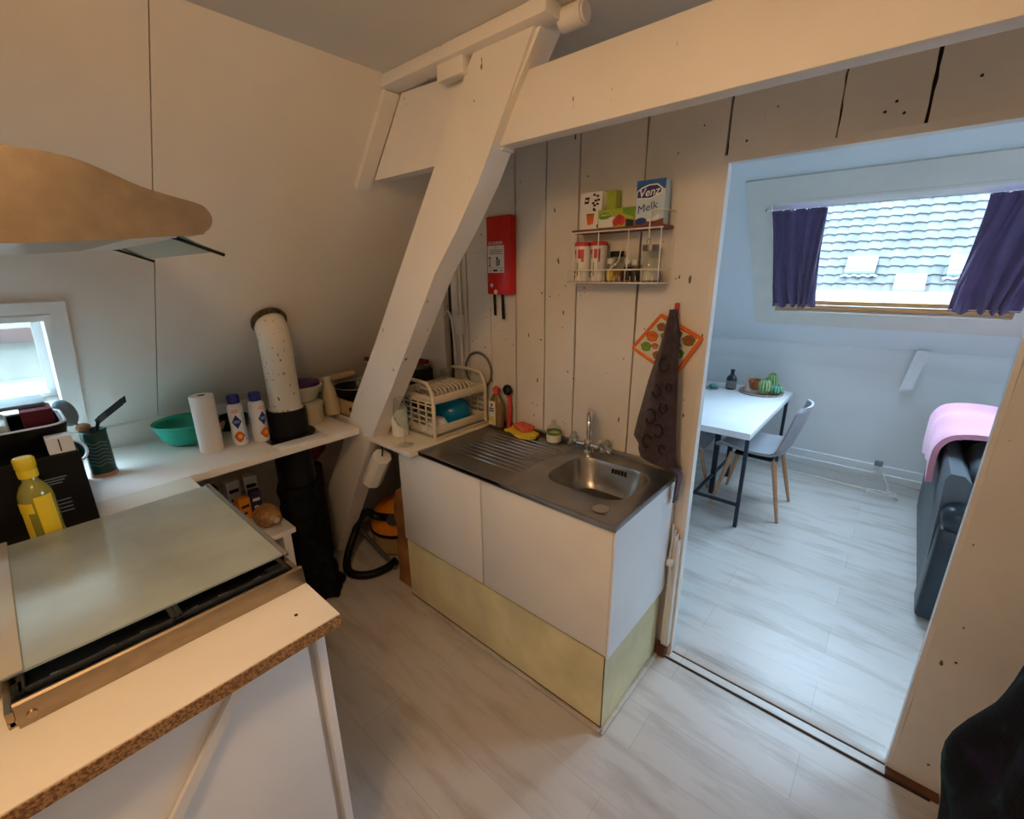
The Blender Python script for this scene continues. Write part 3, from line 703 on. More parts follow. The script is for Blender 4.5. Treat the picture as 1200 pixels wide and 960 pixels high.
def bottle(c, rz, label):
    t = thing('cleaning_bottle', label, 'bottle', c, rz, 'white cleaning bottles with blue caps')
    b = MB(); b.lathe([(.034,0),(.038,.004),(.039,.05),(.036,.09),(.037,.12),(.0385,.16),(.036,.178),(.026,.188),(.022,.19)], (0,0,0), 28, sy=.8); b.build('body', 'bwhite', t, True)
    b = MB(); b.lathe([(.024,.189),(.0245,.22),(.022,.226),(.001,.227)], (0,0,0), 24, caps=(True, False)); b.build('cap', 'blue', t, True)
    b = MB()
    def on_(a, z, k=1.012): return (.0385*k*math.cos(a), .0385*k*.8*math.sin(a), z)
    n = 6
    P = lambda u, v: (u, v)
    def patch(pts, mi, k):
        vs = [b.bm.verts.new(on_(a, z, k)) for a, z in pts]; b.bm.faces.new(vs); b._fin(vs, mi)
    def strip(f0, f1, a0, a1, mi, k, n=8):
        for i in range(n):
            x0, x1 = a0+(a1-a0)*i/n, a0+(a1-a0)*(i+1)/n
            pts = [(x0, f0(i/n)), (x1, f0((i+1)/n)), (x1, f1((i+1)/n)), (x0, f1(i/n))]
            patch(pts, mi, k)
    tri = lambda t_: 1-abs(2*t_-1)
    strip(lambda t_: .112-.032*tri(t_), lambda t_: .1125+.032*tri(t_), -.6, .6, 0, 1.02)
    strip(lambda t_: .045-.026*math.sin(math.pi*t_), lambda t_: .046+.024*math.sin(math.pi*t_), -.65, .75, 1, 1.025)
    strip(lambda t_: .045-.010*math.sin(math.pi*t_), lambda t_: .046+.010*math.sin(math.pi*t_), -.15, .4, 3, 1.035)
    strip(lambda t_: .108, lambda t_: .111, -.35, .35, 2, 1.03); strip(lambda t_: .115, lambda t_: .118, -.35, .35, 2, 1.03)
    strip(lambda t_: .155, lambda t_: .158, -.5, .5, 1, 1.02); strip(lambda t_: .163, lambda t_: .166, -.4, .4, 1, 1.02)
    strip(lambda t_: .02, lambda t_: .15, .75, 1.15, 2, 1.015)
    b.build('label', ['blue', 'orange', 'lblue', 'yel'], t, True, smooth=0)
    return t
bottle((-2.15, .622, .9), R(-20), 'white cleaning bottle with blue cap, nearer the kitchen roll')
bottle((-2.125, .70, .9), R(10), 'white cleaning bottle with blue cap, beside the flue pipe')

# flue pipe
f = thing('flue_pipe', 'flue pipe rising through the worktop into the sloping wall', 'pipe', (FC[0], FC[1], 0))
b = MB(); b.tube([(FC[0], FC[1], 1.02), (FC[0], FC[1], 1.15), (FC[0], FC[1], 1.30), (FC[0]-.002, FC[1], 1.345), (FC[0]-.012, FC[1], 1.385), (FC[0]-.035, FC[1], 1.42), (FC[0]-.075, FC[1], 1.45)], .067, 32)
b.lathe([(.0668,1.016),(.073,1.016),(.075,1.022),(.073,1.03),(.0668,1.032)], (FC[0], FC[1], 0), 32, caps=(False, False))
b.build('upper_pipe', 'pipew', f)
b = MB(); b.lathe([(.066,-.02),(.073,-.016),(.077,-.004),(.074,.006),(.067,.010)], (FC[0]-.035, FC[1], 1.425), 32, rot=Matrix.Rotation(R(-50), 3, 'Y'), caps=(False, False)); b.build('crusted_ring', 'crust', f)
b = MB(); b.lathe([(.085,.62),(.085,1.022),(.08,1.024),(.001,1.024)], (FC[0], FC[1], 0), 32, caps=(True, False)); b.build('black_sleeve', 'black', f)
b = MB()
def slv(u, v):
    a = 2*math.pi*u; z = .64*(1-v)
    rr_ = .092+.035*v*v*(.5+.5*math.cos(a-.9))+.008*math.sin(a*7+v*5)*(.3+v)+.005*math.sin(v*40)+(.02*abs(math.sin(a*6)) if v > .9 and math.cos(a-.6) > .2 else 0)
    if v > .97: z = max(.003, .01+.012*math.sin(a*11))
    return (FC[0]+rr_*math.cos(a), FC[1]+rr_*math.sin(a), z+.002)
b.sheet(slv, 56, 30, .006); b.build('lower_sleeve', 'ducth', f)
# storage jars between pipe and brace
JC = Vector((-2.215, .965, .9))
t = thing('storage_tub', 'cream oval tub with pale lid, right of the flue pipe', 'tub', JC)
b = MB(); b.lathe([(.062,0),(.070,.005),(.072,.085),(.074,.09)], JC, 28); b.build('tub', 'jarc', t)
b = MB(); b.lathe([(.076,.088),(.076,.102),(.07,.106),(.001,.106)], JC, 28, caps=(True, False)); b.build('lid', 'jar', t)
JB = JC+Vector((-.03, .0, .107))
t = thing('lidded_bowl', 'pale bowl with purple lid stacked on the cream tub', 'bowl', JB)
b = MB(); b.lathe([(.045,0),(.055,.004),(.078,.05),(.088,.075)], JB, 32); b.build('bowl', 'jar', t)
b = MB(); b.lathe([(.096,.072),(.097,.08),(.092,.083)], JB, 32); b.build('rim', 'jar', t)
b = MB(); b.lathe([(.085,.080),(.085,.10),(.07,.104),(.001,.104)], JB, 32, caps=(True, False)); b.build('lid', 'purple', t)
VC = Vector((-2.22, 1.098, .903))
t = thing('vinegar_bottle', 'pale plastic bottle leaning beside the cream tub', 'bottle', VC)
rv = Matrix.Rotation(R(-7), 3, 'Y')
b = MB(); b.lathe([(.036,.0),(.040,.008),(.038,.08),(.030,.14),(.020,.165),(.018,.185)], VC+Vector((0,0,.006)), 24, rot=rv); b.build('body', 'jarc', t)
b = MB(); b.lathe([(.022,.183),(.022,.20),(.001,.202)], VC+Vector((0,0,.006)), 20, rot=rv, caps=(True, False)); b.build('cap', 'jar', t)
t = thing('wooden_crate', 'low pine crate on the worktop behind the brace', 'crate', (-2.15, 1.22, .9))
b = MB(); b.box(-2.44, -2.44+.012, 1.135, 1.40, .9, .985); b.box(-2.02, -2.008, 1.135, 1.40, .9, .985); b.box(-2.44, -2.008, 1.135, 1.147, .9, .985); b.box(-2.44, -2.008, 1.388, 1.40, .9, .985); b.box(-2.44, -2.008, 1.135, 1.40, .9, .908)
b.build('box', 'lwood', t, smooth=0)
b = MB(); b.cyl((-2.1, 1.1325, .945), (-2.1, 1.1355, .945), .014, seg=14); b.build('finger_hole', 'gap', t)
PC = Vector((-2.25, 1.27, .945))
t = thing('frying_pan', 'black pan resting in the pine crate', 'pan', PC)
b = MB(); b.lathe([(.001,0),(.09,0),(.115,.045),(.125,.085),(.120,.085),(.108,.045),(.085,.008),(.001,.008)], PC, 36, caps=(False, False)); b.build('pan', 'blackm', t)
b = MB(); b.tube([PC+Vector((.122*math.cos(a), .122*math.sin(a), .087)) for a in [2*math.pi*i/36 for i in range(36)]], .0035, 6, closed=True); b.build('rim', 'grey', t)
t = thing('wooden_pole', 'pale wooden pole lying along the foot of the sloping wall', 'pole', (-2.47, 1.2, .93))
b = MB(); b.cyl((-2.44, .98, 1.04), (-2.43, 1.36, 1.06), .020, seg=18); b.build('pole', 'lwood', t)
t = thing('tray', 'wooden slatted tray against the slope behind the brace', 'tray', (-2.35, 1.48, 1.0))
b = MB(); b.box(-2.40, -2.02, 1.42, 1.60, 1.115, 1.128); b.build('base', 'lwood', t, smooth=0)
b = MB(); b.box(-2.40, -2.02, 1.42, 1.432, 1.128, 1.15); b.box(-2.40, -2.02, 1.588, 1.60, 1.128, 1.15); b.box(-2.02, -2.032, 1.432, 1.588, 1.128, 1.15); b.build('rim', 'darkred', t, smooth=0)
t = thing('shelf_box', 'dark box carrying the wooden tray in the corner', 'box', (-2.2, 1.5, .9))
b = MB(); b.box(-2.38, -2.03, 1.42, 1.62, .9, 1.113, bev=.003); b.build('box', 'dbox', t, smooth=0)
# corner top that carries the crate and the dark box
t = thing('corner_worktop', 'pale worktop in the corner behind the brace', 'worktop', (-2.2, 1.37, .868))
b = MB(); b.box(-2.545, -1.92, 1.12, 1.645, .868, .9, bev=.002); b.build('board', 'topw', t, smooth=0)

# under the counter
t = thing('low_shelf', 'small white open shelf under the worktop', 'shelf', (-2.2, .45, 0))
b = MB(); b.box(-2.5, -1.95, .20, .715, .485, .51, bev=.003); b.build('top_board', 'white', t, smooth=0)
b = MB(); b.box(-2.5, -1.95, .655, .69, 0, .485); b.build('side_panel', 'white', t, smooth=0)
b = MB(); b.box(-2.5, -1.95, .345, .365, 0, .485); b.build('side_panel', 'white', t, smooth=0)
b = MB(); b.box(-2.5, -2.49, .365, .655, 0, .485); b.build('back_panel', 'white', t, smooth=0)
b = MB(); b.box(-2.49, -1.955, .365, .655, .05, .07); b.build('lower_board', 'white', t, smooth=0)
SH = .511
def pack(name, c, s, m, label, cat, rz=0, extra=None):
    t = thing(name, label, cat, c, rz)
    b = MB(); b.box(-s[0]/2, s[0]/2, -s[1]/2, s[1]/2, 0, s[2], bev=.002)
    b.box(s[0]/2, s[0]/2+.0008, -s[1]*.35, s[1]*.35, s[2]*.6, s[2]*.72, mi=1); b.box(s[0]/2, s[0]/2+.0008, -s[1]*.3, s[1]*.1, s[2]*.3, s[2]*.4, mi=1)
    b.build('box', [m, extra or 'lab'], t, True, smooth=0); return t
pack('food_carton', (-2.205, .592, SH), (.05, .05, .11), 'oboxm', 'orange carton on the low shelf under the worktop', 'carton', R(8), 'ink')
pack('food_carton', (-2.225, .655, SH), (.045, .045, .12), 'dbox', 'navy blue patterned carton right of the orange one on the low shelf', 'carton', R(-6))
pack('food_carton', (-2.36, .60, SH), (.05, .06, .15), 'bwhite', 'white carton behind the orange carton on the low shelf', 'carton', R(5), 'purple')
pack('food_carton', (-2.43, .52, SH), (.06, .07, .12), 'dbox', 'dark carton at the back left of the low shelf', 'carton', 0)
pack('food_carton', (-2.36, .685, SH), (.05, .06, .15), 'lab', 'pale carton with dark print at the back right of the low shelf', 'carton', R(-10), 'ink')
t = thing('bread_bag', 'clear wrapped brown loaf at the right end of the low shelf', 'bread', (-2.17, .635, SH))
b = MB(); b.ell((-2.075, .645, SH+.046), (.075, .055, .046), 28, 14, fn=lambda d: 1+.06*math.sin(d.x*13)+.03*math.sin(d.z*17)); b.build('loaf', 'bread', t)
b = MB(); b.tube([(-2.02, .645, SH+.05), (-1.995, .648, SH+.06), (-1.97, .65, SH+.055)], [.018, .007, .014], 10); b.build('bag_end', 'jarc', t)
t = thing('storage_tub', 'dark tub inside the low shelf', 'tub', (-2.1, .52, .07))
b = MB(); b.box(-2.2, -2.0, .42, .62, .0705, .25, bev=.02); b.build('tub', 'choc', t)

# dark clutter under the corner worktop
rooted(MB().ell((0,0,.1), (.11, .09, .12), 28, 16, fn=lambda d: 1+.07*math.sin(d.x*9+d.z*8)+.05*math.sin(d.y*12)), 'cloth_bag', 'darkred', 'dark red cloth bag stuffed under the worktop beside the brace', 'bag', (-2.40, 1.01, .64))
rooted(MB().box(-.09, .09, -.06, .06, 0, .60, bev=.01), 'storage_crate', 'darkc', 'dark crate standing under the worktop behind the flue pipe', 'crate', (-2.44, 1.0, 0.002))
# vacuum cleaner
VC = Vector((-2.14, 1.385, 0))
v = thing('vacuum_cleaner', 'orange drum vacuum cleaner beside the foot of the brace', 'vacuum cleaner', VC)
b = MB(); b.lathe([(.145,.02),(.16,.035),(.162,.135),(.165,.14)], VC, 36); b.build('drum', 'tan', v)
b = MB(); b.lathe([(.168,.14),(.171,.146),(.171,.156),(.166,.16)], VC, 36); b.build('seal_ring', 'black', v)
b = MB(); b.lathe([(.165,.16),(.163,.19),(.14,.25),(.10,.30),(.05,.325),(.001,.33)], VC, 36, caps=(True, False)); b.build('lid', 'vorange', v)
b = MB(); b.cyl(VC+Vector((.085, -.085, .24)), VC+Vector((.12, -.12, .27)), .034, seg=20); b.build('inlet', 'black', v)
b = MB()
pts = [Vector(p) for p in ((-2.06,1.30,.25),(-2.08,1.20,.30),(-2.16,1.195,.30),(-2.235,1.19,.24),(-2.25,1.15,.15),(-2.21,1.07,.06),(-2.13,1.015,.026),(-2.045,1.02,.026),(-1.985,1.08,.026),(-1.965,1.17,.028),(-1.96,1.23,.05))]
sp = smoothpath(pts, 16); b.tube(sp, [.021+.0022*(i % 2) for i in range(len(sp))], 12); b.build('hose', 'black', v)
b = MB(); b.cyl((-2.33, 1.186, .175), (-1.93, 1.205, .02), .0125, seg=14); b.build('wand', 'grey', v)
t = thing('paper_bag', 'brown paper bag standing against the sink cabinet', 'bag', (-1.79, 1.40, 0))
b = MB()
def pb(u, v):
    a = 2*math.pi*u; c, s_ = math.cos(a), math.sin(a); k = max(abs(c), abs(s_))
    return (-1.785+.065*c/k*(1+.08*math.sin(v*9+a*2))+.01*math.sin(v*14), 1.32+.15*s_/k*(1-.1*v), .004+.56*v+.02*v*math.sin(a*3))
b.sheet(pb, 40, 14, .002); b.box(-1.845, -1.725, 1.18, 1.46, .004, .008); b.build('bag', 'bag', t, smooth=20)
t = thing('paper_towel_roll', 'white roll hanging at the foot of the brace beside the sink cabinet', 'roll', (-1.85, 1.12, .68))
b = MB(); b.cyl((-1.935, 1.115, .600), (-1.815, 1.115, .768), .050, .047, seg=8); b.build('roll', 'paper', t, smooth=20)
b = MB(); b.tube([(-1.815, 1.115, .768), (-1.815, 1.12, .80), (-1.84, 1.13, .83)], .004, 6); b.build('hanger', 'black', t)

# ------------------------------------------------------------------ sink unit
s = thing('sink_cabinet', 'white two door sink cabinet on a cream plinth', 'cabinet', (-1.13, 1.4, 0))
b = MB(); b.box(-1.70, -1.682, 1.15, 1.645, .345, .848); b.box(-.585, -.567, 1.15, 1.645, .345, .838); b.box(-1.682, -.585, 1.15, 1.645, .345, .363); b.box(-1.682, -.585, 1.635, 1.645, .363, .838); b.box(-1.682, -.585, 1.15, 1.17, .80, .836); b.build('body', 'white', s, smooth=0)
b = MB(); b.box(-.567, -.56, 1.13, 1.60, .343, .85, bev=.001); b.build('side_panel', 'whitec', s, smooth=0)
for x0, x1 in ((-1.70, -1.1585), (-1.149, -.568)):
    b = MB(); b.box(x0, x1, 1.13, 1.149, .352, .842, bev=.002); b.build('door', 'white', s, smooth=30)
b = MB(); b.box(-1.70, -.574, 1.14, 1.60, 0, .334); b.box(-.5765, -.5735, 1.1385, 1.1425, .012, .334, mi=1); b.box(-1.70, -.5735, 1.1390, 1.1402, .012, .017, mi=1); b.build('plinth', ['cream', 'rust'], s, smooth=0)
b = MB(); b.box(-1.70, -.56, 1.122, 1.14, 0, .012, bev=.004); b.box(-.574, -.556, 1.122, 1.60, 0, .012, bev=.004); b.build('plinth_trim', 'floor', s, smooth=30)
b = MB(); b.box(-1.706, -1.70, 1.15, 1.20, 0, .335); b.build('pipe_end', 'copper', s)

TZ = .868
k = thing('kitchen_sink', 'stainless steel sink top with drainer and single basin', 'sink', (-1.04, 1.38, .85))
b = MB()
X0, X1, Y0, Y1 = -1.525, -.553, 1.115, 1.648
bx0, bx1, by0, by1 = -.965, -.612, 1.255, 1.56
N = 10
hole = rr(bx0, bx1, by0, by1, .09, N); 
# deck: outer rectangle points matched to the basin outline
cxm, cym = (bx0+bx1)/2, (by0+by1)/2
def outp(p):
    dx, dy = p[0]-cxm, p[1]-cym; ts = []
    if dx > 1e-9: ts.append((X1-cxm)/dx)
    if dx < -1e-9: ts.append((-1.03-cxm)/dx)
    if dy > 1e-9: ts.append((Y1-cym)/dy)
    if dy < -1e-9: ts.append((Y0-cym)/dy)
    tt = min(ts); return (cxm+dx*tt, cym+dy*tt)
hv = [b.bm.verts.new((x, y, TZ)) for x, y in hole]; ov = [b.bm.verts.new((*outp(p), TZ)) for p in hole]
b._bridge(hv, ov)
# corners of the outer rectangle
for cx_, cy_ in ((X1, Y1), (-1.03, Y1), (-1.03, Y0), (X1, Y0)):
    best = None
    for i in range(len(ov)):
        a, c = ov[i].co, ov[(i+1) % len(ov)].co
        onx = lambda q: abs(q.x-cx_) < 1e-6
        ony = lambda q: abs(q.y-cy_) < 1e-6
        if (onx(a) and ony(c) or ony(a) and onx(c)) and not (onx(a) and ony(a)) and not (onx(c) and ony(c)):
            best = i
    if best is not None:
        v_ = b.bm.verts.new((cx_, cy_, TZ)); b.bm.faces.new((ov[best], v_, ov[(best+1) % len(ov)]))
lvls = [(0, TZ), (.006, TZ-.004), (.012, TZ-.02), (.022, TZ-.10), (.04, TZ-.125), (.075, TZ-.132)]
prev = hv
for ins, z in lvls[1:]:
    row = [b.bm.verts.new((x, y, z)) for x, y in rr(bx0+ins, bx1-ins, by0+ins, by1-ins, max(.09-ins*.3, .05), N)]; b._bridge(prev, row); prev = row
b.bm.faces.new(prev)
b.box(X0, X1, Y0, Y0+.012, .849, TZ+.003, bev=.004); b.box(X1-.008, X1, Y0, Y1, .852, TZ+.003, bev=.003); b.box(X0, X0+.01, Y0, Y1, .852, TZ+.003, bev=.003)
b.box(X0, -1.03, Y0, Y1, TZ-.01, TZ); b.box(X0, X1, 1.628, Y1, TZ-.005, TZ+.02, bev=.004)
b.build('steel_top', 'steeld', k, smooth=35)
b = MB()
for i in range(11):
    y = 1.235+i*.031; b.box(-1.42, -1.04, y-.0075, y+.0075, TZ-.004, TZ+.0035, bev=.0034)
b.build('drainer_ribs', 'steeld', k)
b = MB(); b.lathe([(.038,0),(.034,.003),(.02,.001),(.001,.0)], (-.79, 1.41, TZ-.131), 24, caps=(False, False)); b.build('drain', 'chrome', k)
b = MB()
for i in range(5): b.box(-.80+i*.014, -.793+i*.014, 1.5405, 1.551, TZ-.040, TZ-.022)
b.build('overflow_slots', 'black', k, smooth=0)
b = MB(); b.lathe([(.028,.0),(.03,.002),(.027,.003),(.016,.0025),(.001,.004)], (-.648, 1.19, TZ), 24, caps=(False, False)); b.build('waste_knob', 'steel', k)

TP = Vector((-.945, 1.592, TZ+.001))
t = thing('mixer_tap', 'chrome mixer tap with two cross handles behind the basin', 'tap', TP)
b = MB(); b.lathe([(.026,0),(.026,.006),(.020,.012),(.019,.045),(.021,.05),(.014,.06)], TP, 24); b.cyl(TP+Vector((-.055,0,.032)), TP+Vector((.055,0,.032)), .013, seg=18); b.build('base', 'chrome', t)
b = MB(); sp = [TP+Vector((0,0,.055)), TP+Vector((0,0,.10)), TP+Vector((0,0,.16)), TP+Vector((.004,-.008,.185)), TP+Vector((.02,-.035,.205)), TP+Vector((.043,-.075,.20)), TP+Vector((.056,-.098,.17)), TP+Vector((.058,-.10,.15))]
b.tube(smoothpath(sp, 6), .0095, 14); b.cyl(TP+Vector((0,0,.085)), TP+Vector((0,0,.105)), .0125, seg=18); b.build('spout', 'chrome', t)
for sx in (-1, 1):
    b = MB(); hc = TP+Vector((sx*.062, 0, .036)); ax = Vector((sx*.9, -.3, .35)).normalized()
    b.cyl(hc, hc+ax*.028, .012, .018, seg=8)
    for i in range(4):
        a = R(45+90*i); u_ = ax.cross(Vector((0,0,1))).normalized(); w_ = ax.cross(u_)
        b.tube([hc+ax*.022, hc+ax*.022+(u_*math.cos(a)+w_*math.sin(a))*.034], [.008, .011], 10)
    b.build('handle', 'chrome', t)

# left end strip of the sink, dish rack and its load
t = thing('rack_board', 'pale wooden board beside the sink carrying the dish rack', 'board', (-1.72, 1.35, .85))
b = MB(); b.box(-1.90, -1.53, 1.075, 1.645, .849, .872, bev=.003); b.build('board', 'lwood' if False else 'creamtop', t, smooth=0)
t = thing('drip_tray', 'flat cream tray under the dish rack', 'tray', (-1.72, 1.42, .872))
b = MB(); shell(b, rr(-1.89, -1.545, 1.225, 1.643, .02), rr(-1.882, -1.553, 1.233, 1.635, .018), .8725, .888, .003); b.build('tray', 'rack', t)
DR = (-1.86, -1.575, 1.258, 1.600)
d = thing('dish_rack', 'cream two tier plastic dish rack in the corner left of the sink', 'dish rack', (-1.72, 1.42, .876))
x0, x1, y0, y1 = DR; z0, z1 = .877, 1.10
def end_frame(y):
    b = MB()
    path = [(x1, y, z0), (x1, y, z0+.16), (x1-.004, y, z1-.02), (x1-.025, y, z1+.02), (x1-.06, y, z1+.038), (x0+.06, y, z1+.038), (x0+.025, y, z1+.02), (x0+.004, y, z1-.02), (x0, y, z0+.16), (x0, y, z0)]
    b.tube(smoothpath([Vector(p) for p in path], 4), .009, 10)
    for i in range(1, 5):
        x = x0+(x1-x0)*i/5; b.box(x-.003, x+.003, y-.003, y+.003, z0+.01, z1-.04)
    for i in range(7):
        z = z0+.012+i*.028; b.box(x0, x1, y-.003, y+.003, z-.003, z+.003)
    b.build('end_frame', 'rack', d)
end_frame(y0); end_frame(y1)
def shelf(z, name):
    b = MB()
    for x in (x0+.006, x1-.006): b.box(x-.006, x+.006, y0, y1, z-.012, z+.028, bev=.004)
    for y in (y0+.006, y1-.006): b.box(x0, x1, y-.005, y+.005, z-.012, z+.024, bev=.003)
    for i in range(1, 12): y = y0+(y1-y0)*i/12; b.box(x0, x1, y-.003, y+.003, z-.010, z-.004)
    for i in range(1, 6): x = x0+(x1-x0)*i/6; b.box(x-.003, x+.003, y0, y1, z-.012, z-.006)
    b.build(name, 'rack', d, smooth=30)
shelf(.900, 'lower_shelf'); shelf(1.050, 'upper_shelf')
b = MB()
for i in range(11):
    y = y0+.03+i*.025
    b.tube([(x1-.03, y, 1.045), (x1-.03, y, 1.082), (x1-.045, y, 1.095), (x1-.07, y, 1.098), (x1-.16, y, 1.098), (x1-.175, y, 1.085), (x1-.18, y, 1.045)], .0042, 8)
b.build('plate_slots', 'rack', d)
t = thing('pot', 'bright blue round pot upside down on the lower rack shelf', 'pot', (-1.665, 1.46, .892))
b = MB(); b.lathe([(.078,0),(.086,.012),(.094,.04),(.092,.066),(.075,.092),(.05,.104),(.048,.112),(.001,.114)], (-1.695, 1.475, .8965), 36, caps=(True, False)); b.build('pot', 'bluebowl', t)
t = thing('cup_bowl', 'small white bowl upside down beside the blue pot', 'bowl', (-1.62, 1.335, .892))
b = MB(); b.lathe([(.058,0),(.055,.02),(.04,.042),(.025,.05),(.001,.051)], (-1.655, 1.335, .8965), 30, caps=(True, False)); b.build('bowl', 'bwhite', t)
t = thing('drinking_glass', 'clear tumbler upside down on the lower rack shelf', 'glass', (-1.72, 1.28, .892))
b = MB(); b.lathe([(.036,0),(.032,.10),(.001,.10),(.001,.097),(.029,.097),(.033,0)], (-1.75, 1.31, .8965), 24, caps=(False, False)); b.build('glass', 'clear', t)
t = thing('food_container', 'clear plastic container upside down on the upper rack shelf', 'container', (-1.7, 1.55, 1.045))
b = MB(); b.box(-1.80, -1.64, 1.49, 1.575, 1.106, 1.145, bev=.012); b.build('tub', 'clear', t)
t = thing('baking_tray', 'dark round tray propped behind the dish rack', 'tray', (-1.87, 1.3, 1.0))
b = MB(); b.box(-2.0, -1.885, 1.24, 1.52, .902, 1.14, bev=.006); b.build('tray', 'blackm', t)
t = thing('pan_lid', 'clear round lid leaning behind the upper rack shelf against the planks', 'lid', (-1.7, 1.61, 1.06))
lc = Vector((-1.66, 1.640, 1.13))
b = MB(); b.tube([lc+Vector((.095*math.cos(a), 0, .095*math.sin(a))) for a in [2*math.pi*i/36 for i in range(36)]], .006, 8, closed=True); b.build('rim', 'grey', t)
b = MB(); b.lathe([(.001,.008),(.05,.006),(.092,0)], lc, 36, rot=Matrix.Rotation(R(90), 3, 'X'), caps=(False, False)); b.build('glass', 'glass', t)
GC = Vector((-1.625, 1.125, .8725))
t = thing('wine_glass', 'empty wine glass standing in front of the dish rack', 'wine glass', GC)
b = MB(); b.lathe([(.036,0),(.034,.002),(.010,.006),(.0045,.012),(.004,.07),(.008,.08),(.030,.098),(.044,.13),(.046,.16),(.040,.20),(.035,.222),(.0345,.222),(.039,.20),(.0445,.16),(.0425,.13),(.028,.10),(.001,.084)], GC, 32, caps=(True, False)); b.build('glass', 'clear', t)
t = thing('canister', 'white round canister behind the brace at the left of the rack', 'canister', (-1.762, 1.196, .872))
b = MB(); b.lathe([(.038,0),(.04,.004),(.04,.13),(.036,.135),(.001,.136)], (-1.762, 1.196, .8725), 28, caps=(True, False)); b.build('canister', 'paper', t)

# soap, brush, sponge
t = thing('dish_soap', 'amber dish soap bottle with red cap beside the dish rack', 'bottle', (-1.50, 1.59, TZ), 0)
b = MB(); b.lathe([(.040,.0),(.044,.006),(.045,.10),(.042,.135),(.024,.165),(.013,.175)], (-1.485, 1.59, TZ+.001), 28, sy=.62); b.build('body', 'soap', t)
b = MB(); b.lathe([(.015,.174),(.016,.19),(.011,.198),(.009,.21),(.001,.211)], (-1.485, 1.59, TZ+.001), 20, caps=(True, False)); b.box(-1.50, -1.47, 1.578, 1.602, TZ+.188, TZ+.205, bev=.004); b.build('cap', 'redp', t)
b = MB(); yy = 1.5605
b.box(-1.515, -1.47, yy-.0005, yy+.004, TZ+.015, TZ+.14, bev=.002)
b.box(-1.497, -1.487, yy-.001, yy+.002, TZ+.112, TZ+.128, mi=1)
for z_ in (.098, .086): b.box(-1.508, -1.478, yy-.001, yy+.002, TZ+z_, TZ+z_+.007, mi=1)
b.cyl((-1.492, yy-.001, TZ+.045), (-1.492, yy+.002, TZ+.045), .016, seg=20, mi=2); b.build('label', ['lab', 'ink', 'yel'], t, smooth=30)
t = thing('dish_brush', 'dish brush with pink red handle and black head leaning on the planks', 'brush', (-1.42, 1.62, TZ))
b = MB(); b.tube([(-1.425, 1.612, TZ+.002), (-1.425, 1.62, TZ+.10), (-1.43, 1.625, TZ+.175)], [.013, .011, .008], 12); b.build('handle', 'redp', t)
b = MB(); b.ell((-1.435, 1.617, TZ+.195), (.026, .022, .026), 28, 16, fn=lambda q: 1+.10*math.sin(q.x*40)*math.sin(q.z*40)); b.build('head', 'black', t)
t = thing('dishcloth', 'folded yellow cloth lying at the back of the drainer', 'cloth', (-1.30, 1.58, TZ))
def yc(u, v):
    return (-1.385+.175*u+.012*math.sin(v*5), 1.535+.085*v-.022*u+.006*math.sin(u*9), TZ+.016+.004*math.sin(u*7+v*4))
b = MB(); b.sheet(yc, 16, 10, .014); b.build('cloth', 'yellow', t, smooth=60)
rooted(MB().box(-.048, .048, -.03, .03, 0, .024, bev=.006), 'sponge', 'sponge', 'red sponge lying on the yellow cloth', 'sponge', (-1.305, 1.588, TZ+.027), R(-12))
HC = Vector((-1.125, 1.585, TZ+.001))
t = thing('soap_bottle', 'small clear soap bottle with green and white label by the tap', 'bottle', HC)
b = MB(); b.lathe([(.030,0),(.034,.005),(.034,.06),(.028,.078),(.012,.088),(.011,.10)], HC, 28); b.build('body', 'clear', t)
b = MB(); b.lathe([(.013,.10),(.013,.112),(.001,.113)], HC, 18, caps=(True, False)); b.build('cap', 'clear', t)
b = MB(); b.lathe([(.0345,.012),(.0345,.045)], HC, 28, caps=(False, False)); b.lathe([(.0346,.045),(.0346,.058)], HC, 28, caps=(False, False), mi=1); b.build('label', ['lab', 'grn'], t)

# ------------------------------------------------------------------ on the plank wall
f = thing('fire_blanket', 'red fire blanket case hanging on the planks beside the brace', 'fire blanket', (-1.50, 1.62, 1.5))
fx0, fx1, fz0, fz1 = -1.545, -1.40, 1.524, 1.868
b = MB(); b.box(fx0, fx1, 1.606, 1.65, fz0, fz1, bev=.004); b.build('case', 'red', f, smooth=30)
b = MB(); b.prism(rr(fx0+.008, fx1-.035, 1.622, 1.742, .003), XZ(1.6055), -.0008, 0)
Y = 1.6045
for i, z in enumerate((1.722, 1.716, 1.710, 1.704)): b.box(fx0+.02, fx1-.045, Y, Y+.0005, z, z+.0018, mi=1)
b.box(fx0+.014, fx0+.026, Y, Y+.0005, 1.65, 1.692, mi=2); b.box(fx0+.017, fx0+.023, Y-.0004, Y, 1.655, 1.686, mi=0)
b.ell((-1.478, Y, 1.685), (.006, .0006, .008), 12, 8, mi=1); b.box(-1.486, -1.470, Y, Y+.0005, 1.652, 1.677, mi=3); b.box(-1.47, -1.46, Y, Y+.0005, 1.655, 1.682, mi=3)
b.box(fx0+.01, fx1-.037, Y, Y+.0005, 1.643, 1.6455, mi=4); b.box(-1.505, -1.478, Y, Y+.0005, 1.628, 1.636, mi=1); b.box(-1.525, -1.52, Y, Y+.0005, 1.628, 1.636, mi=1); b.box(-1.455, -1.45, Y, Y+.0005, 1.628, 1.636, mi=1)
b.text('1 2 3', lambda x, y, hh: (-1.487+x, Y-hh, 1.732+y), .012, 1)
b.build('instruction_label', ['lab', 'ink', 'darkred', 'gplast', 'lime'], f, smooth=0)
b = MB(); b.text('BLUSDEKEN', lambda x, y, hh: (-1.488+x, 1.6055-hh, 1.752+y), .0165, 0, bold=.0004); b.build('lettering', 'lab', f, smooth=0)
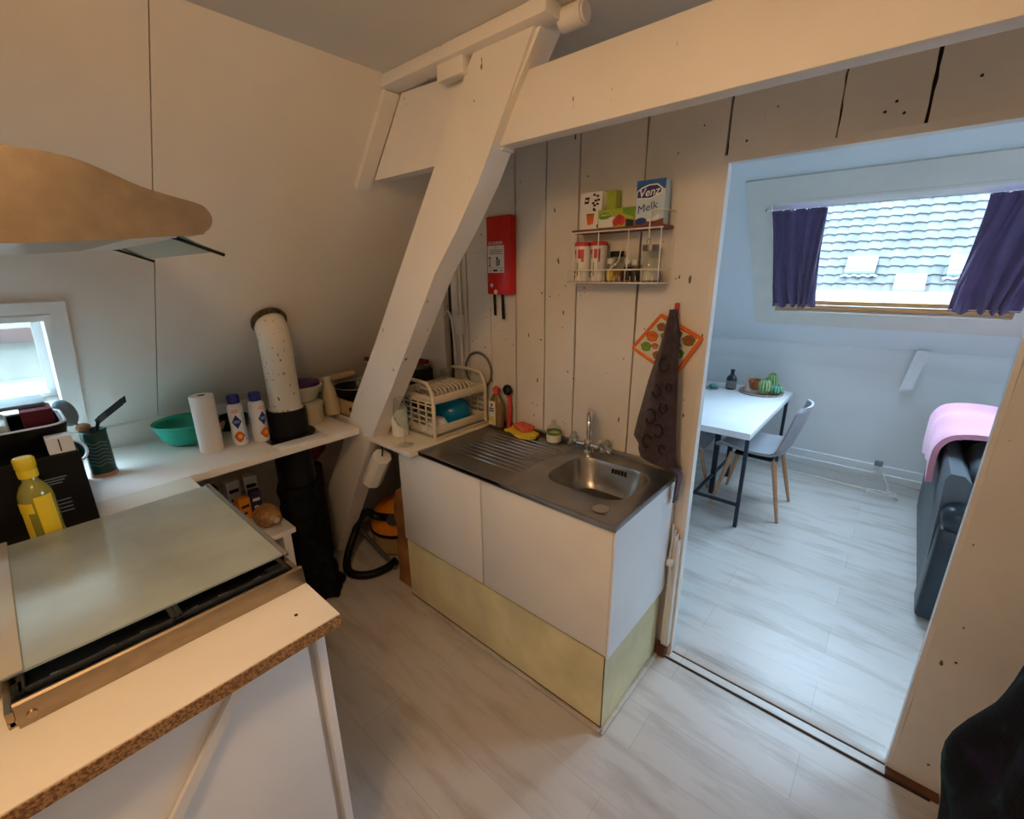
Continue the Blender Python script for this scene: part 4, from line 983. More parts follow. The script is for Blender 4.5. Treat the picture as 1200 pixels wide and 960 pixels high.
b = MB(); b.cyl((-1.515, 1.6058, 1.565), (-1.515, 1.603, 1.565), .009, seg=20); b.cyl((-1.49, 1.6058, 1.535), (-1.49, 1.603, 1.535), .011, seg=20); b.build('stickers', 'lab', f)
for x, l in ((-1.513, .10), (-1.462, .115)):
    b = MB(); b.prism([(x-.008, fz0+.004), (x+.008, fz0+.004), (x+.014 if x > -1.5 else x+.010, fz0-l), (x-.004, fz0-l)], XZ(1.618), 0, .003); b.build('pull_strap', 'black', f, smooth=0)

t = thing('junction_box', 'grey white junction box with conduits left of the fire blanket', 'junction box', (-1.775, 1.64, 1.36))
b = MB(); b.box(-1.80, -1.755, 1.615, 1.65, 1.31, 1.415, bev=.004); b.build('box', 'white', t, smooth=30)
b = MB(); b.cyl((-1.795, 1.636, 1.415), (-1.795, 1.636, 2.1), .008, seg=12); b.build('conduit', 'trimw', t)
b = MB(); b.cyl((-1.772, 1.636, 1.415), (-1.772, 1.636, 2.1), .008, seg=12); b.build('conduit', 'trimw', t)
b = MB(); b.cyl((-1.775, 1.636, .90), (-1.775, 1.636, 1.31), .008, seg=12); b.build('conduit', 'trimw', t)
b = MB(); b.tube(smoothpath([Vector(p) for p in ((-1.90,1.63,1.40),(-1.86,1.62,1.43),(-1.83,1.62,1.38),(-1.825,1.63,1.2),(-1.83,1.635,.92))], 6), .005, 8); b.build('cable', 'wire', t)
t = thing('wall_box', 'low pale corner panel against the planks behind the dish rack', 'panel', (-2.05, 1.6, .9))
b = MB(); b.box(-2.30, -1.895, 1.622, 1.648, .9, 1.62); b.build('panel', 'wall', t, smooth=0)

# wire shelf
w = thing('wire_shelf', 'white wire wall shelf with a red brown upper board', 'shelf', (-.85, 1.6, 1.57))
sx0, sx1, sy0, sy1 = -1.03, -.672, 1.545, 1.648
b = MB()
def wr(*pts, r=.0022): b.tube([Vector(p) for p in pts], r, 8)
for z in (1.582, 1.628):
    wr((sx0-.02, sy1, z), (sx0-.02, sy0, z), (sx1, sy0, z), (sx1, sy1, z), r=.0028)
for i in range(19):
    x = sx0-.02+(sx1-sx0+.02)*i/18
    wr((x, sy1, 1.582), (x, sy0, 1.582), (x, sy0, 1.605 if i % 3 else 1.628), r=.0014)
for i in range(5): y = sy0+(sy1-sy0)*i/4; wr((sx0-.02, y, 1.581), (sx1, y, 1.581), r=.0018)
b.build('lower_basket', 'wire', w)
b = MB()
for x in (sx0+.0, sx0+.115, sx0+.235, sx1-.003):
    wr((x, sy0+.004, 1.628), (x, sy0+.004, 1.766), r=.0022)
for x in (sx0-.005, sx1-.0):
    wr((x, sy1-.003, 1.58), (x, sy1-.003, 1.80), r=.003)
wr((sx0-.01, sy0+.002, 1.7635), (sx1+.003, sy0+.002, 1.7635), r=.0028)
wr((sx1-.045, sy0+.002, 1.735), (sx1-.045, sy0+.002, 1.82), (sx1, sy0+.002, 1.82), (sx1, sy1, 1.82), r=.0025)
wr((sx0+.21, sy0+.004, 1.70), (sx0+.205, sy0, 1.66), (sx0+.17, sy0, 1.63), r=.002)
b.build('wire_frame', 'wire', w)
b = MB(); b.box(sx0-.005, sx1+.002, sy0+.006, sy1-.006, 1.762, 1.774, bev=.002); b.build('upper_board', 'shelfw', w, smooth=0)
b = MB(); b.box(sx0-.016, sx1-.004, sy0+.004, sy1-.004, 1.5835, 1.586); b.build('lower_liner', 'shelfw', w, smooth=0)
UZ = 1.7745
def carton(name, c, s, mats, label, rz=0):
    t = thing(name, label, 'carton', c, rz)
    b = MB(); b.box(-s[0]/2, s[0]/2, -s[1]/2, s[1]/2, 0, s[2], bev=.0015, mi=6)
    return t, b, mats
t, b, bm_ = carton('tea_carton', (-.962, 1.592, UZ), (.088, .05, .128), 'lab', 'white tea carton with an amber glass picture on the upper shelf')
F = lambda x, z, hh: (x, -.0255-hh, z)
b.prism([(-.03,.09),(-.012,.09),(-.008,.112),(-.026,.112)], F, 0, .0005, 0); b.box(-.026,-.014,-.0262,-.0255,.098,.104, mi=3)
for p in ((.008,.09),(.018,.098),(.026,.086),(.014,.082),(.03,.10),(.012,.118),(.026,.113)): b.prism([(p[0]-.006,p[1]-.003),(p[0]+.005,p[1]-.004),(p[0]+.006,p[1]+.003),(p[0]-.004,p[1]+.005)], F, 0, .0005, 0)
b.prism([(.006,.066),(.018,.06),(.02,.069),(.009,.076)], F, 0, .0005, 0)
b.prism([(-.02,.055),(.014,.055),(.010,.018),(-.014,.016)], F, 0, .0005, 1); b.prism([(-.019,.048),(.0135,.048),(.0098,.019),(-.0138,.017)], F, .0004, .0008, 2)
b.prism([(.026,.004),(.034,.004),(.034,.016),(.026,.016)], F, 0, .0005, 0)
b.build('box', ['ink', 'bread', 'orange', 'lab', 'lab', 'lab', bm_], t, True, smooth=0)
t, b, bm_ = carton('tea_carton', (-.905, 1.62, UZ), (.05, .04, .132), 'lime', 'green carton standing behind the fruit carton on the upper shelf'); b.build('box', [bm_]*7, t, True, smooth=0)
t, b, bm_ = carton('fruit_tea_carton', (-.855, 1.588, UZ), (.15, .055, .064), 'lime', 'low green carton with red fruit picture on the upper shelf', R(-4))
F = lambda x, z, hh: (x, -.0283-hh, z)
b.prism([(-.07,.003),(-.012,.003),(.0,.02),(-.004,.036),(-.07,.034)], F, 0, .0005, 0)
b.prism([(-.067,.036),(-.06,.030),(-.03,.031),(-.018,.038),(-.022,.050),(-.045,.054),(-.063,.049)], F, .0003, .0008, 1)
b.tube([(-.06+.0035*i, -.0292, .0445+.003*((i*7) % 3-1)) for i in range(12)], .0011, 6, mi=0)
for c_, r_ in (((.004,.018),.014), ((.026,.022),.016), ((.016,.030),.012)): b.prism([(c_[0]+r_*math.cos(a), c_[1]+r_*1.05*math.sin(a)) for a in [2*math.pi*i/16 for i in range(16)]], F, .0004, .0009, 2)
b.prism([(.044,.0),(.075,.0),(.075,.02),(.044,.026)], F, .0003, .0006, 3); b.prism([(.03,.045),(.075,.03),(.075,.062),(.03,.062)], F, .0003, .0006, 1)
b.build('box', ['lab', 'grn', 'redp', 'ink', 'lab', 'lab', bm_], t, True, smooth=0)
t, b, bm_ = carton('milk_carton', (-.733, 1.592, UZ), (.10, .05, .142), 'milkl', 'tall blue and white carton lettered Melk at the right of the upper shelf', R(5))
F = lambda x, z, hh: (x, -.0255-hh, z)
b.prism([(-.05,.105),(-.02,.112),(.02,.118),(.05,.11),(.05,.142),(-.05,.142)], F, 0, .0004, 0)
b.prism([(-.049,.085),(.0,.082),(.038,.097),(.041,.113),(.022,.128),(-.007,.128),(-.032,.120),(-.049,.108)], F, .0003, .0005, 5); b.prism([(-.046,.088),(.0,.086),(.034,.100),(.036,.112),(.02,.124),(-.006,.124),(-.03,.116),(-.046,.106)], F, .0004, .0008, 1)
b.prism([(-.05,.0),(.05,.0),(.05,.02),(.02,.012),(-.012,.012),(-.05,.02)], F, 0, .0004, 2)
b.prism([(-.012,.012),(.012,.012),(.034,.022),(.036,.034),(.018,.026),(-.006,.018)], F, .0004, .0008, 5)
b.prism([(-.028+.02*math.cos(a), .014+.011*math.sin(a)) for a in [2*math.pi*i/20 for i in range(20)]], F, .0006, .001, 1)
b.text('Venz', lambda x, y, hh: (-.006+x, -.0268-hh, .103+y+.10*x), .036, 3, bold=.0004, shear=.2)
b.text('Melk', lambda x, y, hh: (-.008+x, -.0262-hh, .056+y+.22*x), .036, 1)
b.prism([(-.046,.034),(.03,.034),(.04,.08),(-.046,.084)], F, .0001, .0003, 5) if False else None
b.build('box', ['milkb', 'blue', 'shelfw', 'lab', 'redp', 'lab', bm_], t, True, smooth=0)
LZ = 1.5865
def tin(c, label):
    t = thing('storage_tin', label, 'tin', c, 0, 'white and red tins in the lower basket')
    b2 = MB(); b2.lathe([(.0305,0),(.031,.002),(.031,.132)], (0,0,0), 28, mi=3)
    b = MB(); b.lathe([(.0325,.13),(.0325,.142),(.03,.145),(.001,.145)], (0,0,0), 28, caps=(True, False)); b.build('lid', 'redp', t, True)
    b = MB()
    for a0, a1, z0, z1, mi in ((-95,-50,.085,.118,0), (-120,-112,.085,.118,0), (-140,-120,.10,.118,0), (-135,-118,.03,.045,1), (-100,-92,.02,.07,2), (-135,-122,.012,.024,1), (-70,-50,.072,.085,2)):
        b2.sheet(lambda u, v: (.0314*math.cos(R(a0+(a1-a0)*u)), .0314*math.sin(R(a0+(a1-a0)*u)), z0+(z1-z0)*v), 5, 1, .0006, mi)
    b2.build('body', ['redp', 'ink', 'bread', 'lab'], t, True); return t
tin((-1.005, 1.588, LZ), 'white tin with red lid at the left end of the lower basket')
tin((-.938, 1.596, LZ), 'white tin with red lid, second from the left in the lower basket')
def jar(c, r, hgt, lidm, cont, label, fill=.5):
    t = thing('glass_jar', label, 'jar', c)
    b = MB(); b.lathe([(r*.9,0),(r,.004),(r,hgt*.75),(r*.78,hgt*.9),(r*.76,hgt)], (0,0,0), 28); b.build('glass', 'clear', t, True)
    b = MB(); b.lathe([(r*.86,.004),(r*.9,hgt*fill)], (0,0,0), 24); b.build('contents', cont, t, True)
    b = MB(); b.lathe([(r*.86,hgt*.96),(r*.86,hgt+.016),(.001,hgt+.017)], (0,0,0), 24, caps=(True, False)); b.build('lid', lidm, t, True); return t
jar((-.862, 1.60, LZ), .030, .092, 'black', 'bread', 'glass jar with tall black lid in the lower basket')
jar((-.868, 1.566, LZ), .016, .066, 'jar', 'yel', 'tiny spice jar with yellow spice in front of the black lidded jar', .7)
jar((-.812, 1.60, LZ), .020, .065, 'jar', 'choc', 'small jar of dark spice right of the black lidded jar', .8)
jar((-.78, 1.585, LZ), .014, .06, 'jar', 'choc', 'thin spice jar between the small jar and the clip jar', .8)
t = jar((-.725, 1.592, LZ), .036, .108, 'grey', 'jar', 'clip top glass jar at the right end of the lower basket', .38)
b = MB(); b.tube([(-.01,-.02,.12),(-.008,-.022,.14),(.004,-.022,.145),(.004,-.02,.12)], .0014, 6); b.build('wire_clip', 'grey', t, True)

# pot holder and towel
t = thing('towel_hook', 'small red clip hook on the planks above the towel', 'hook', (-.63, 1.64, 1.5))
b = MB(); b.box(-.640, -.626, 1.634, 1.649, 1.468, 1.512, bev=.003); b.build('plate', 'redp', t, smooth=30)
b = MB(); b.tube([(-.633,1.636,1.475),(-.630,1.62,1.466),(-.628,1.606,1.472),(-.628,1.602,1.488)], .004, 8); b.build('peg', 'chrome', t)
ph = thing('pot_holder', 'square white pot holder with orange binding behind the towel', 'pot holder', (-.66, 1.635, 1.38))
pc = [(-.79, 1.335), (-.688, 1.463), (-.535, 1.39), (-.620, 1.245)]
def quad(u, v):
    a = Vector(pc[0]).lerp(Vector(pc[1]), u); c = Vector(pc[3]).lerp(Vector(pc[2]), u); return a.lerp(c, v)
def phf(u, v, y=1.6405):
    q = quad(u, v); return (q[0], y-.004*math.sin(math.pi*u)*math.sin(math.pi*v), q[1])
b = MB(); b.sheet(lambda u, v: phf(u, v), 12, 12, .010); b.build('pad', 'mitt', ph)
b = MB(); edge = [phf(i/8, 0) for i in range(8)]+[phf(1, i/8) for i in range(8)]+[phf(1-i/8, 1) for i in range(8)]+[phf(0, 1-i/8) for i in range(8)]
b.tube(edge, .0085, 8, closed=True); b.build('binding', 'mitto', ph)
b = MB()
rnd = random.Random(3)
for (u, v, r, mi) in ((.22,.2,.020,1),(.5,.16,.022,0),(.8,.18,.017,2),(.2,.5,.018,2),(.18,.8,.022,0),(.5,.82,.018,1),(.82,.52,.023,1),(.85,.82,.022,2),(.35,.34,.012,0),(.66,.36,.014,1),(.62,.68,.016,2)):
    q = phf(u, v); pts = [(q[0]+r*(1+.15*math.sin(5*a))*math.cos(a), q[2]+r*.85*math.sin(a)) for a in [2*math.pi*i/16 for i in range(16)]]
    b.prism(pts, XZ(q[1]-.0062), -.001, .0, mi); b.tube([(x, q[1]-.0074, z) for x, z in pts], .0009, 5, mi=3, closed=True)
    b.tube([(q[0]-r*.5, q[1]-.0075, q[2]), (q[0]+r*.1, q[1]-.0075, q[2]+r*.4), (q[0]+r*.6, q[1]-.0075, q[2])], .0009, 5, mi=3)
b.build('print', ['mitto', 'grn', 'brownp', 'ink'], ph, smooth=0)
tw_ = thing('tea_towel', 'dark aubergine patterned tea towel hanging from the hook', 'towel', (-.62, 1.6, .8))
def lobe(b, prof, y0, amp, mi=0, ph_=0):
    n = len(prof)-1
    def fn(u, v):
        i = min(int(v*n), n-1); s_ = v*n-i; a, c = prof[i], prof[i+1]
        xl = a[0]+(c[0]-a[0])*s_; xr = a[1]+(c[1]-a[1])*s_; z = a[2]+(c[2]-a[2])*s_
        return (xl+(xr-xl)*u, y0-.006-amp*math.sin(math.pi*u)*(.4+.6*v)+.006*math.sin(u*8+v*4+ph_), z)
    b.sheet(fn, 18, 30, .006, mi)
b = MB()
lobe(b, [(-.632,-.622,1.492),(-.642,-.613,1.455),(-.665,-.600,1.38),(-.705,-.595,1.22),(-.735,-.60,1.06),(-.745,-.60,.99),(-.715,-.60,.955)], 1.616, .020)
lobe(b, [(-.632,-.620,1.492),(-.641,-.607,1.455),(-.655,-.590,1.38),(-.680,-.578,1.22),(-.70,-.568,1.05),(-.710,-.558,.955),(-.695,-.552,.915),(-.655,-.546,.905),(-.60,-.540,.900),(-.5485,-.533,.885),(-.5475,-.538,.81),(-.546,-.541,.775)], 1.590, .024, 0, 2)
def ontow(x, z): return (x, 1.590-.006-.030-.004, z)
for (x, z, r) in ((-.625,1.30,.020),(-.645,1.20,.018),(-.615,1.14,.016),(-.66,1.10,.022),(-.625,1.05,.020),(-.665,1.0,.020),(-.605,.98,.014),(-.60,1.22,.012)):
    a0 = rnd.uniform(0, 6); q = [(x+r*math.cos(a0+a)*.8, z+r*1.25*math.sin(a0+a)) for a in [5.0*i/16 for i in range(17)]]
    b.tube([ontow(*p) for p in q], .0028, 6, mi=1)
b.build('cloth', ['towel', 'towelp'], tw_, smooth=60)

# narrow beadboard piece and cable right of the sink
b = MB()
for i, x in enumerate((-.556, -.547)):
    pass
for i in range(3): b.box(-.553+i*.0105, -.5435+i*.0105, 1.612, 1.642, .06, .62-.02*i, bev=.001)
struct('trim_14', b, 'trimw', 'narrow white beadboard piece between the sink cabinet and the doorway')
b = MB(); b.box(-.574, -.53, 1.602, 1.642, 0, .045); struct('trim_15', b, 'rust', 'brown bare wood block at the foot of the doorway jamb')
t = thing('wall_cable', 'thin white cable with plug hanging beside the sink cabinet', 'cable', (-.54, 1.6, .1))
b = MB(); b.tube(smoothpath([Vector(p) for p in ((-.548,1.60,.66),(-.545,1.598,.58),(-.549,1.598,.50),(-.537,1.60,.42),(-.53,1.605,.30),(-.528,1.606,.16),(-.536,1.608,.07))], 6), .003, 8); b.build('cable', 'wire', t)
b = MB(); b.box(-.557, -.533, 1.588, 1.612, .47, .50, bev=.004); b.build('plug', 'white', t)

# ------------------------------------------------------------------ living room
TT = .675
t = thing('dining_table', 'white topped dining table on dark metal legs', 'table', (-.93, 3.5, 0))
b = MB(); b.box(-1.295, -.58, 2.86, 4.15, TT-.042, TT, bev=.003); b.build('tabletop', 'whitec', t, smooth=30)
for (x, y) in ((-.605, 2.93), (-.605, 4.08), (-1.265, 2.93), (-1.265, 4.08)):
    b = MB(); b.box(x-.011, x+.011, y-.011, y+.011, 0, TT-.042); b.build('leg', 'tblack', t, smooth=0)
for y in (3.32, 3.70):
    b = MB(); b.box(-.90, -.865, y-.012, y+.012, 0, TT-.042); b.build('leg', 'tblack', t, smooth=0)
b = MB(); b.box(-1.265, -.605, 2.921, 2.939, .15, .168); b.build('stretcher', 'tblack', t, smooth=0)
b = MB(); b.box(-.892, -.874, 2.93, 3.70, .15, .168); b.build('stretcher', 'tblack', t, smooth=0)

ch = thing('shell_chair', 'grey shell chair with wooden legs at the right side of the table', 'chair', (-.62, 3.35, 0), 0, 'grey shell chairs at the dining table')
# chair local: faces -x
def shellp(u, v):
    # u across (0..1), v along from the seat front to the back top
    pts = [(-.235,.415,.36),(-.20,.440,.40),(-.10,.432,.44),(.02,.420,.45),(.11,.425,.45),(.165,.455,.45),(.195,.51,.45),(.222,.60,.44),(.245,.69,.42),(.262,.765,.36),(.268,.79,.28)]
    n = len(pts)-1; i = min(int(v*n), n-1); s_ = v*n-i
    a, c = pts[i], pts[i+1]; x = a[0]+(c[0]-a[0])*s_; z = a[1]+(c[1]-a[1])*s_; w_ = a[2]+(c[2]-a[2])*s_
    q = 2*u-1
    lift = .045*abs(q)**3
    if v < .55: return (x, q*w_/2, z+lift)
    return (x-.045*abs(q)**2.5, q*w_/2, z)
b = MB(); b.sheet(shellp, 20, 40, .014); b.build('seat_shell', 'chair', ch, True, smooth=60)
b = MB(); b.box(-.12, .12, -.13, .13, .392, .408, bev=.004); b.build('under_frame', 'black', ch, True, smooth=30)
for sx in (-1, 1):
    for sy_ in (-1, 1):
        b = MB(); b.tube([(sx*.13, sy_*.13, .402), (sx*.215, sy_*.195, 0)], [.017, .010], 14); b.build('leg', 'legwood', ch, True)
c2 = copy_tree(ch); c2.location = (-1.145, 3.19, 0); c2.rotation_euler = (0, 0, math.pi)
c2['label'] = 'grey shell chair at the left side of the table, mostly hidden by the doorway jamb'

def at(x, y): return Vector((x, y, TT))
t = thing('serving_tray', 'round woven tray on the far end of the dining table', 'tray', at(-.78, 3.97))
b = MB(); b.lathe([(.001,.004),(.15,.004),(.158,.014),(.163,.014),(.158,0),(.001,0)], at(-.78, 3.97), 40, caps=(False, False)); b.build('tray', 'traywd', t)
t = thing('bottle', 'dark glass bottle with grey label on the dining table', 'bottle', at(-1.02, 3.95))
b = MB(); b.lathe([(.036,0),(.04,.005),(.04,.085),(.034,.105),(.016,.122),(.014,.15),(.017,.152),(.017,.165),(.001,.166)], at(-1.005, 3.95), 28, caps=(True, False)); b.build('bottle', 'bottle', t)
b = MB(); b.lathe([(.0405,.012),(.0405,.075)], at(-1.005, 3.95), 28, caps=(False, False)); b.build('label', 'bottlel', t)
P0 = at(-.845, 4.045)+Vector((0,0,.006))
t = thing('plant_pot', 'terracotta pot of dark soil on the woven tray', 'pot', P0)
b = MB(); b.lathe([(.036,0),(.05,.06),(.056,.06),(.057,.08),(.050,.08),(.047,.062)], P0, 28, caps=(True, False)); b.build('pot', 'terra', t)
b = MB(); b.lathe([(.001,.074),(.049,.070)], P0, 28, caps=(False, False)); b.build('soil', 'soil', t)
P1 = at(-.875, 3.925)+Vector((0,0,.006))
t = thing('reed_diffuser', 'small pink glass reed diffuser with sticks on the woven tray', 'diffuser', P1)
b = MB(); b.lathe([(.026,0),(.028,.004),(.026,.022),(.012,.036),(.009,.05),(.011,.052)], P1, 24); b.build('flask', mat('pale_pink_glass', (.75,.55,.55,1), .1, var=.03, trans=.4), t)
for k_, (a, tl) in enumerate(((20,.03),(120,.025),(200,.035),(290,.02),(75,.012))):
    b = MB(); q = P1+Vector((0,0,.01)); b.tube([q, q+Vector((tl*2*math.cos(R(a)), tl*2*math.sin(R(a)), .14))], .0015, 6); b.build('reed', 'lwood', t)
def cactus(c, r, hgt, m, label, ribs=12):
    t = thing('cactus', label, 'cactus', c, 0, 'cacti on the woven tray')
    b = MB(); b.ell((0,0,hgt/2), (r, r, hgt/2), ribs*6, 20, fn=lambda d: 1+.07*math.cos(ribs*math.atan2(d.y, d.x))); b.build('body', m, t, True, smooth=80)
    b = MB()
    for i in range(ribs):
        a = 2*math.pi*i/ribs
        b.tube([(r*1.07*math.sin(th_)*math.cos(a), r*1.07*math.sin(th_)*math.sin(a), hgt/2-hgt/2*1.02*math.cos(th_)) for th_ in [R(35+110*k_/8) for k_ in range(9)]], .0022, 5)
    b.build('spine_rows', 'spine', t, True); return t
TRZ = TT+.006
cactus((-.745, 3.90, TRZ+.001), .040, .125, 'cac1', 'tall green cactus at the left of the woven tray')
cactus((-.72, 4.015, TRZ+.004), .042, .15, 'cac1', 'tallest green cactus at the back of the woven tray')
cactus((-.668, 3.945, TRZ+.001), .045, .078, 'cac2', 'low round teal cactus in front on the woven tray')
t = thing('trinket', 'small teal ornament on the table beside the doorway edge', 'ornament', at(-1.12, 3.88))
b = MB(); b.ell(at(-1.125, 3.88)+Vector((0,0,.02)), (.03, .022, .019), 18, 12, fn=lambda d: 1+.12*math.sin(6*d.x+4*d.z)); b.build('ornament', 'cac2', t)
b = MB(); b.lathe([(.001,0),(.06,0),(.063,.003),(.001,.003)], at(-1.14, 3.87), 24, caps=(False, False)); b.build('saucer', 'gplast', t)

# pipes, cable, radiator, thermostat
for z, lab in ((.20, 'upper thin white heating pipe along the knee wall'), (.135, 'lower thin white heating pipe along the knee wall')):
    t = thing('heating_pipe', lab, 'pipe', (0, 4.17, z), 0, 'heating pipes along the knee wall')
    b = MB(); b.cyl((-2.5, 4.165, z), (1.25, 4.165, z), .008, seg=12); b.build('pipe', 'livw', t)
    for x in (-.9, .03, .5):
        b = MB(); b.box(x-.012, x+.012, 4.155, 4.187, z-.014, z+.014, bev=.003); b.build('pipe_clip', 'whitec', t)
t = thing('power_cable', 'coiled white cable lying on the living room floor by the wall', 'cable', (.1, 4.05, 0))
cp = [Vector((-.5, 4.13, .012)), Vector((-.2, 4.12, .012)), Vector((-.05, 4.1, .012))]
for i in range(26): a = i*.55; cp.append(Vector((.10+.085*math.cos(a)*(1+.03*math.sin(i)), 4.06+.05*math.sin(a), .010+.0012*i)))
cp += [Vector((.13, 4.12, .06)), Vector((.08, 4.145, .16)), Vector((.05, 4.15, .22))]
b = MB(); b.tube(smoothpath(cp, 4), .0045, 8); b.build('cable', 'rad', t)
b = MB(); b.box(.02, .07, 4.13, 4.156, .205, .245, bev=.005); b.build('plug', 'gplast', t)
r_ = thing('radiator', 'white panel radiator behind the sofa', 'radiator', (.85, 4.1, .2))
b = MB(); b.box(.37, 1.35, 4.10, 4.125, .2, .70, bev=.006); b.build('panel', 'rad', r_, smooth=30)
b = MB()
for i in range(24): x = .40+i*.039; b.box(x, x+.018, 4.09, 4.102, .23, .66, bev=.004)
b.build('ridges', 'rad', r_, smooth=30)
b = MB(); b.box(.365, 1.355, 4.088, 4.16, .70, .715, bev=.003); b.build('top_grille', 'rad', r_, smooth=30)
b = MB(); b.cyl((.31, 4.11, .63), (.37, 4.11, .63), .022, seg=18); b.build('valve', 'white', r_)
t = thing('remote', 'dark grey handset lying on the radiator top', 'remote', (.40, 4.12, .715))
b = MB(); b.box(.375, .46, 4.10, 4.15, .7155, .735, bev=.005); b.build('handset', 'gplast', t)

# sofa
s = thing('sofa', 'dark blue grey leather recliner sofa behind the doorway wall', 'sofa', (.75, 3.2, 0))
b = MB(); b.prism([(.300,.03),(.36,.03),(.36,.70),(.33,.73),(.285,.73),(.272,.70)], lambda x, z, hh: (x, hh, z), 2.70, 3.98); b.build('back_shell', 'sofas', s, smooth=60)
b = MB(); b.box(.42, 1.15, 2.66, 3.95, .06, .30, bev=.03); b.build('base', 'sofa', s, smooth=60)
for (y0_, y1_) in ((2.60, 2.80), (3.80, 4.0)):
    xa = .290 if y0_ < 3 else .31
    b = MB(); b.box(xa, 1.2, y0_, y1_, .02, .50, bev=.018, seg=3); o = b.build('arm', 'sofa', s, smooth=60)
    b = MB(); b.box(xa-.003, 1.22, y0_-.012, y1_+.015, .485, .605, bev=.05, seg=4); b.build('arm_pad', 'sofa', o, smooth=60)
for (y0_, y1_) in ((2.81, 3.30), (3.31, 3.79)):
    b = MB(); b.box(.50, 1.2, y0_, y1_, .28, .45, bev=.05, seg=4); b.build('seat_cushion', 'sofa', s, smooth=60)
    b = MB(); b.box(.365, .62, y0_+.0, y1_, .42, .775, bev=.09, seg=5); b.build('back_cushion', 'sofas', s, smooth=60)
for x, y in ((.36, 2.68), (.36, 3.92), (1.1, 2.68), (1.1, 3.92)):
    b = MB(); b.cyl((x, y, 0), (x, y, .06), .022, seg=14); b.build('foot', 'black', s)
t = thing('blanket', 'pink fleece blanket draped over the back of the sofa', 'blanket', (.45, 3.5, .6))
BLP = smoothpath([Vector((x, 0, z)) for x, z in [(.245,.56),(.238,.66),(.246,.75),(.30,.81),(.44,.832),(.58,.815),(.66,.755),(.678,.69),(.682,.63)]], 5)
def bl(u, v):
    y = 3.02+.74*u
    q = BLP[min(int(v*(len(BLP)-1)+.5), len(BLP)-1)]; x, z = q.x, q.z
    return (x-.004*math.sin(u*17)*(1-v), y+.03*(v-.5)*math.sin(u*3), z+.008*math.sin(u*13+v*5)+.02*math.sin(math.pi*u)+(.03*math.sin(u*6) if v < .15 else 0))
b = MB(); b.sheet(bl, 28, 40, .026); b.build('fleece', 'pink', t, smooth=70)

# curtains
def curtain(u0, u1, v0, v1, ub0, ub1, folds, lab, ph_):
    t = thing('curtain', lab, 'curtain', BS((u0+u1)/2, v0, .03), 0, 'purple curtains on the roof window')
    def fn(u, v):
        a = u0+(u1-u0)*u; c = ub0+(ub1-ub0)*u-.018*math.sin(math.pi*v)*(1-u)
        pin = 1-.10*math.sin(math.pi*v)*0
        return BS(a+(c-a)*v+.012*math.sin(v*3.2+u*9), v1+(v0-v1)*v, .028+(.008+.013*v)*(.45+.75*math.sin(u*3.0+.15)**2)*math.sin(folds*6.283*(u+.06*math.sin(u*7+v*2.5))+ph_+1.6*math.sin(v*2.4))+.0022*math.sin(u*folds*13+v*7)+.006*math.sin(v*19+u*11)*(v > .75))
    b = MB(); b.sheet(fn, 70, 26, .004); b.build('cloth', 'curt', t, smooth=70)
    b = MB()
    for i in range(14):
        a = u0+(u1-u0)*(i+.5)/14; b.cyl(BS(a-.004, v1-.004, .026), BS(a+.004, v1-.004, .026), .010, seg=10)
    b.build('gathered_heading', 'curt', t)
curtain(-.765, -.475, bz(1.385), bz(1.995), -.78, -.505, 5.2, 'purple curtain gathered at the left of the roof window', 0)
curtain(.205, .53, bz(1.385), bz(1.995), .185, .50, 4.6, 'purple curtain gathered at the right of the roof window', 1.5)
t = thing('curtain_rod', 'thin white curtain rod across the top of the roof window', 'curtain rod', BS(-.15, bz(2.0), .026))
b = MB(); b.cyl(BS(-.80, bz(2.0), .026), BS(.51, bz(2.0), .026), .0045, seg=10); b.build('rod', 'whitec', t)
for u in (-.80, .51):
    b = MB(); b.cyl(BS(u, bz(2.0), -.002), BS(u, bz(2.0), .03), .006, seg=10); b.build('bracket', 'pine', t)
t = thing('curtain_wire', 'thin wire along the bottom of the roof window', 'wire', BS(-.15, bz(1.395), .02))
b = MB(); b.cyl(BS(-.80, bz(1.395), .024), BS(.51, bz(1.395), .024), .002, seg=8); b.build('wire', 'whitec', t)

# ------------------------------------------------------------------ dark jacket by the doorway
j = thing('jacket', 'dark fleece jacket hanging at the right of the doorway', 'jacket', (.62, 1.15, .2))
b = MB()
JR = smoothpath([Vector(p) for p in ((.12,.25,.56),(.3,.272,.56),(.5,.297,.56),(.7,.297,.56),(.9,.256,.565),(1.0,.222,.58),(1.12,.18,.63),(1.25,.13,.71),(1.38,.07,.81),(1.45,.03,.87))], 6)
def jk(u, v):
    q = JR[min(int(v*(len(JR)-1)+.5), len(JR)-1)]; a = 2*math.pi*u
    k = 1+.045*math.sin(6*a+q.x*5)*(1-.5*v)+.03*math.sin(11*a-q.x*9)+.02*math.sin(q.x*23+a*2)
    return (q.z+q.y*k*math.cos(a), 1.10+q.y*.88*k*math.sin(a), q.x)
b.sheet(jk, 90, 56, .012); b.build('body', 'coat', j, smooth=80)
b = MB(); b.tube([(.86+.05*math.cos(a), 1.10+.06*math.sin(a), 1.42+.02*math.cos(2*a)) for a in [2*math.pi*i/20 for i in range(20)]], .018, 10, closed=True); b.build('collar', 'coat', j, smooth=80)
b = MB(); sp = smoothpath([Vector(p) for p in ((.62,1.24,1.08),(.55,1.33,.90),(.52,1.38,.70),(.54,1.36,.52),(.58,1.32,.38))], 8)
b.tube(sp, [.09+.009*math.sin(i*1.3) for i in range(len(sp))], 24); b.build('sleeve', 'coat', j, smooth=80)
b = MB(); sp = smoothpath([Vector(p) for p in ((.55,.92,1.05),(.43,.85,.90),(.36,.80,.70),(.38,.76,.52),(.45,.72,.38))], 8)
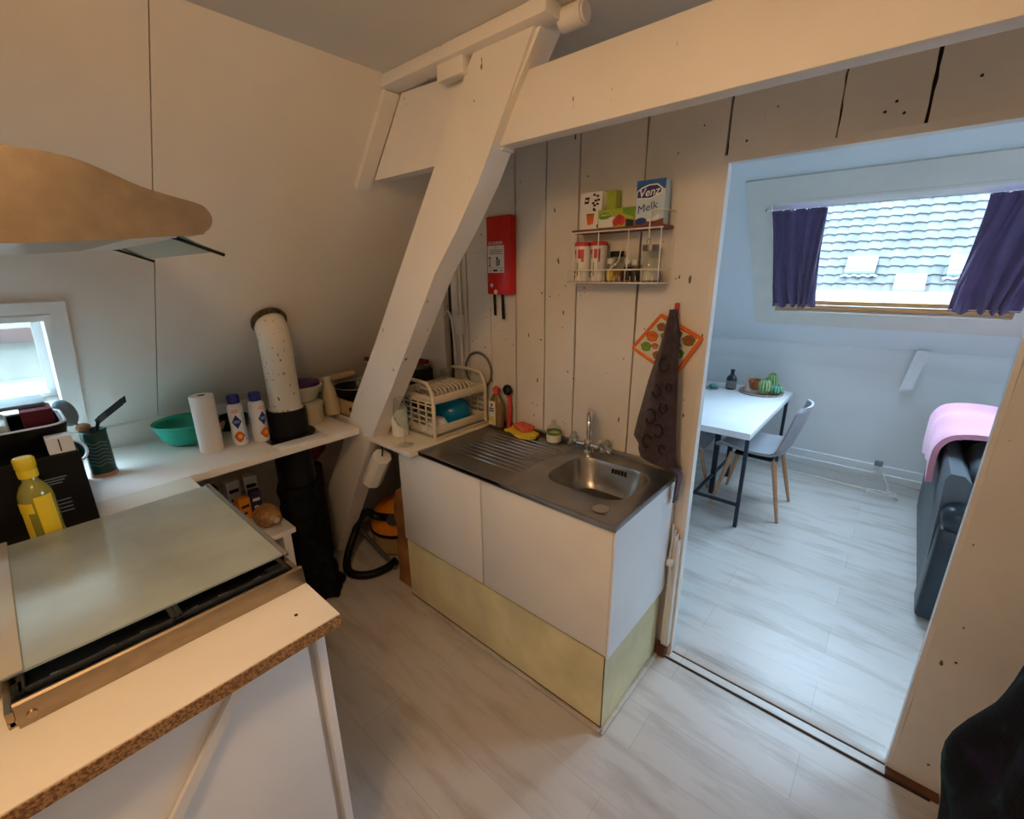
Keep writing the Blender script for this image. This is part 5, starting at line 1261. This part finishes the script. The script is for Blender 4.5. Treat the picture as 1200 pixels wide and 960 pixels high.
b.tube(sp, [.10+.010*math.sin(i*1.3) for i in range(len(sp))], 24); b.build('sleeve', 'coat', j, smooth=80)
b = MB(); b.cyl((.86, 1.1, 1.44), (.925, 1.1, 1.46), .008, seg=12); b.build('hanging_loop', 'black', j)

# ------------------------------------------------------------------ light
wd = bpy.data.worlds.new('world'); SC.world = wd; wd.use_nodes = True
bg = wd.node_tree.nodes['Background']; bg.inputs[0].default_value = (.53, .77, 1.0, 1); bg.inputs[1].default_value = 22
def light(name, kind, loc, energy, col, **kw):
    l = bpy.data.lights.new(name, kind); l.energy = energy; l.color = col
    for k_, v_ in kw.items(): setattr(l, k_, v_)
    o = bpy.data.objects.new(name, l); COL.objects.link(o); o.location = loc; return o
light('ceiling_lamp_light', 'POINT', (-.46, -.12, 2.12), 9.5, (1, .60, .29), shadow_soft_size=.06)
light('added_down_fill', 'AREA', (-.46, -.12, 2.2), 5, (1, .62, .32), shape='DISK', size=.3)  # unseen fill added to brighten the lower kitchen from above
def portal(loc, nrm, up, sx, sy):
    o = light('daylight_portal', 'AREA', loc, 1, (1, 1, 1), shape='RECTANGLE', size=sx, size_y=sy)
    o.data.cycles.is_portal = True
    z = -Vector(nrm).normalized(); y = Vector(up).normalized(); x = y.cross(z)
    m = Matrix((x, y, z)).transposed().to_4x4(); m.translation = loc; o.matrix_world = m
for W in (W1, W3): portal(BS((W[0]+W[1])/2, (W[2]+W[3])/2, -.17), BN, BV, W[1]-W[0], W[3]-W[2])
portal(LS((W2[0]+W2[1])/2, (W2[2]+W2[3])/2, -.16), LN, LV, W2[1]-W2[0], W2[3]-W2[2])

for u, v, ww, hh in RWP: roofwin(u, v, ww, hh)

SC.view_settings.view_transform = 'Standard'; SC.view_settings.look = 'None'
SC.view_settings.exposure = .18; SC.view_settings.gamma = 1; SC.view_settings.use_curve_mapping = False
SC.cycles.use_denoising = True
SC.cycles.max_bounces = 10; SC.cycles.diffuse_bounces = 5; SC.cycles.transparent_max_bounces = 12
SC.cycles.sample_clamp_indirect = 8
SC.cycles.caustics_reflective = False; SC.cycles.caustics_refractive = False
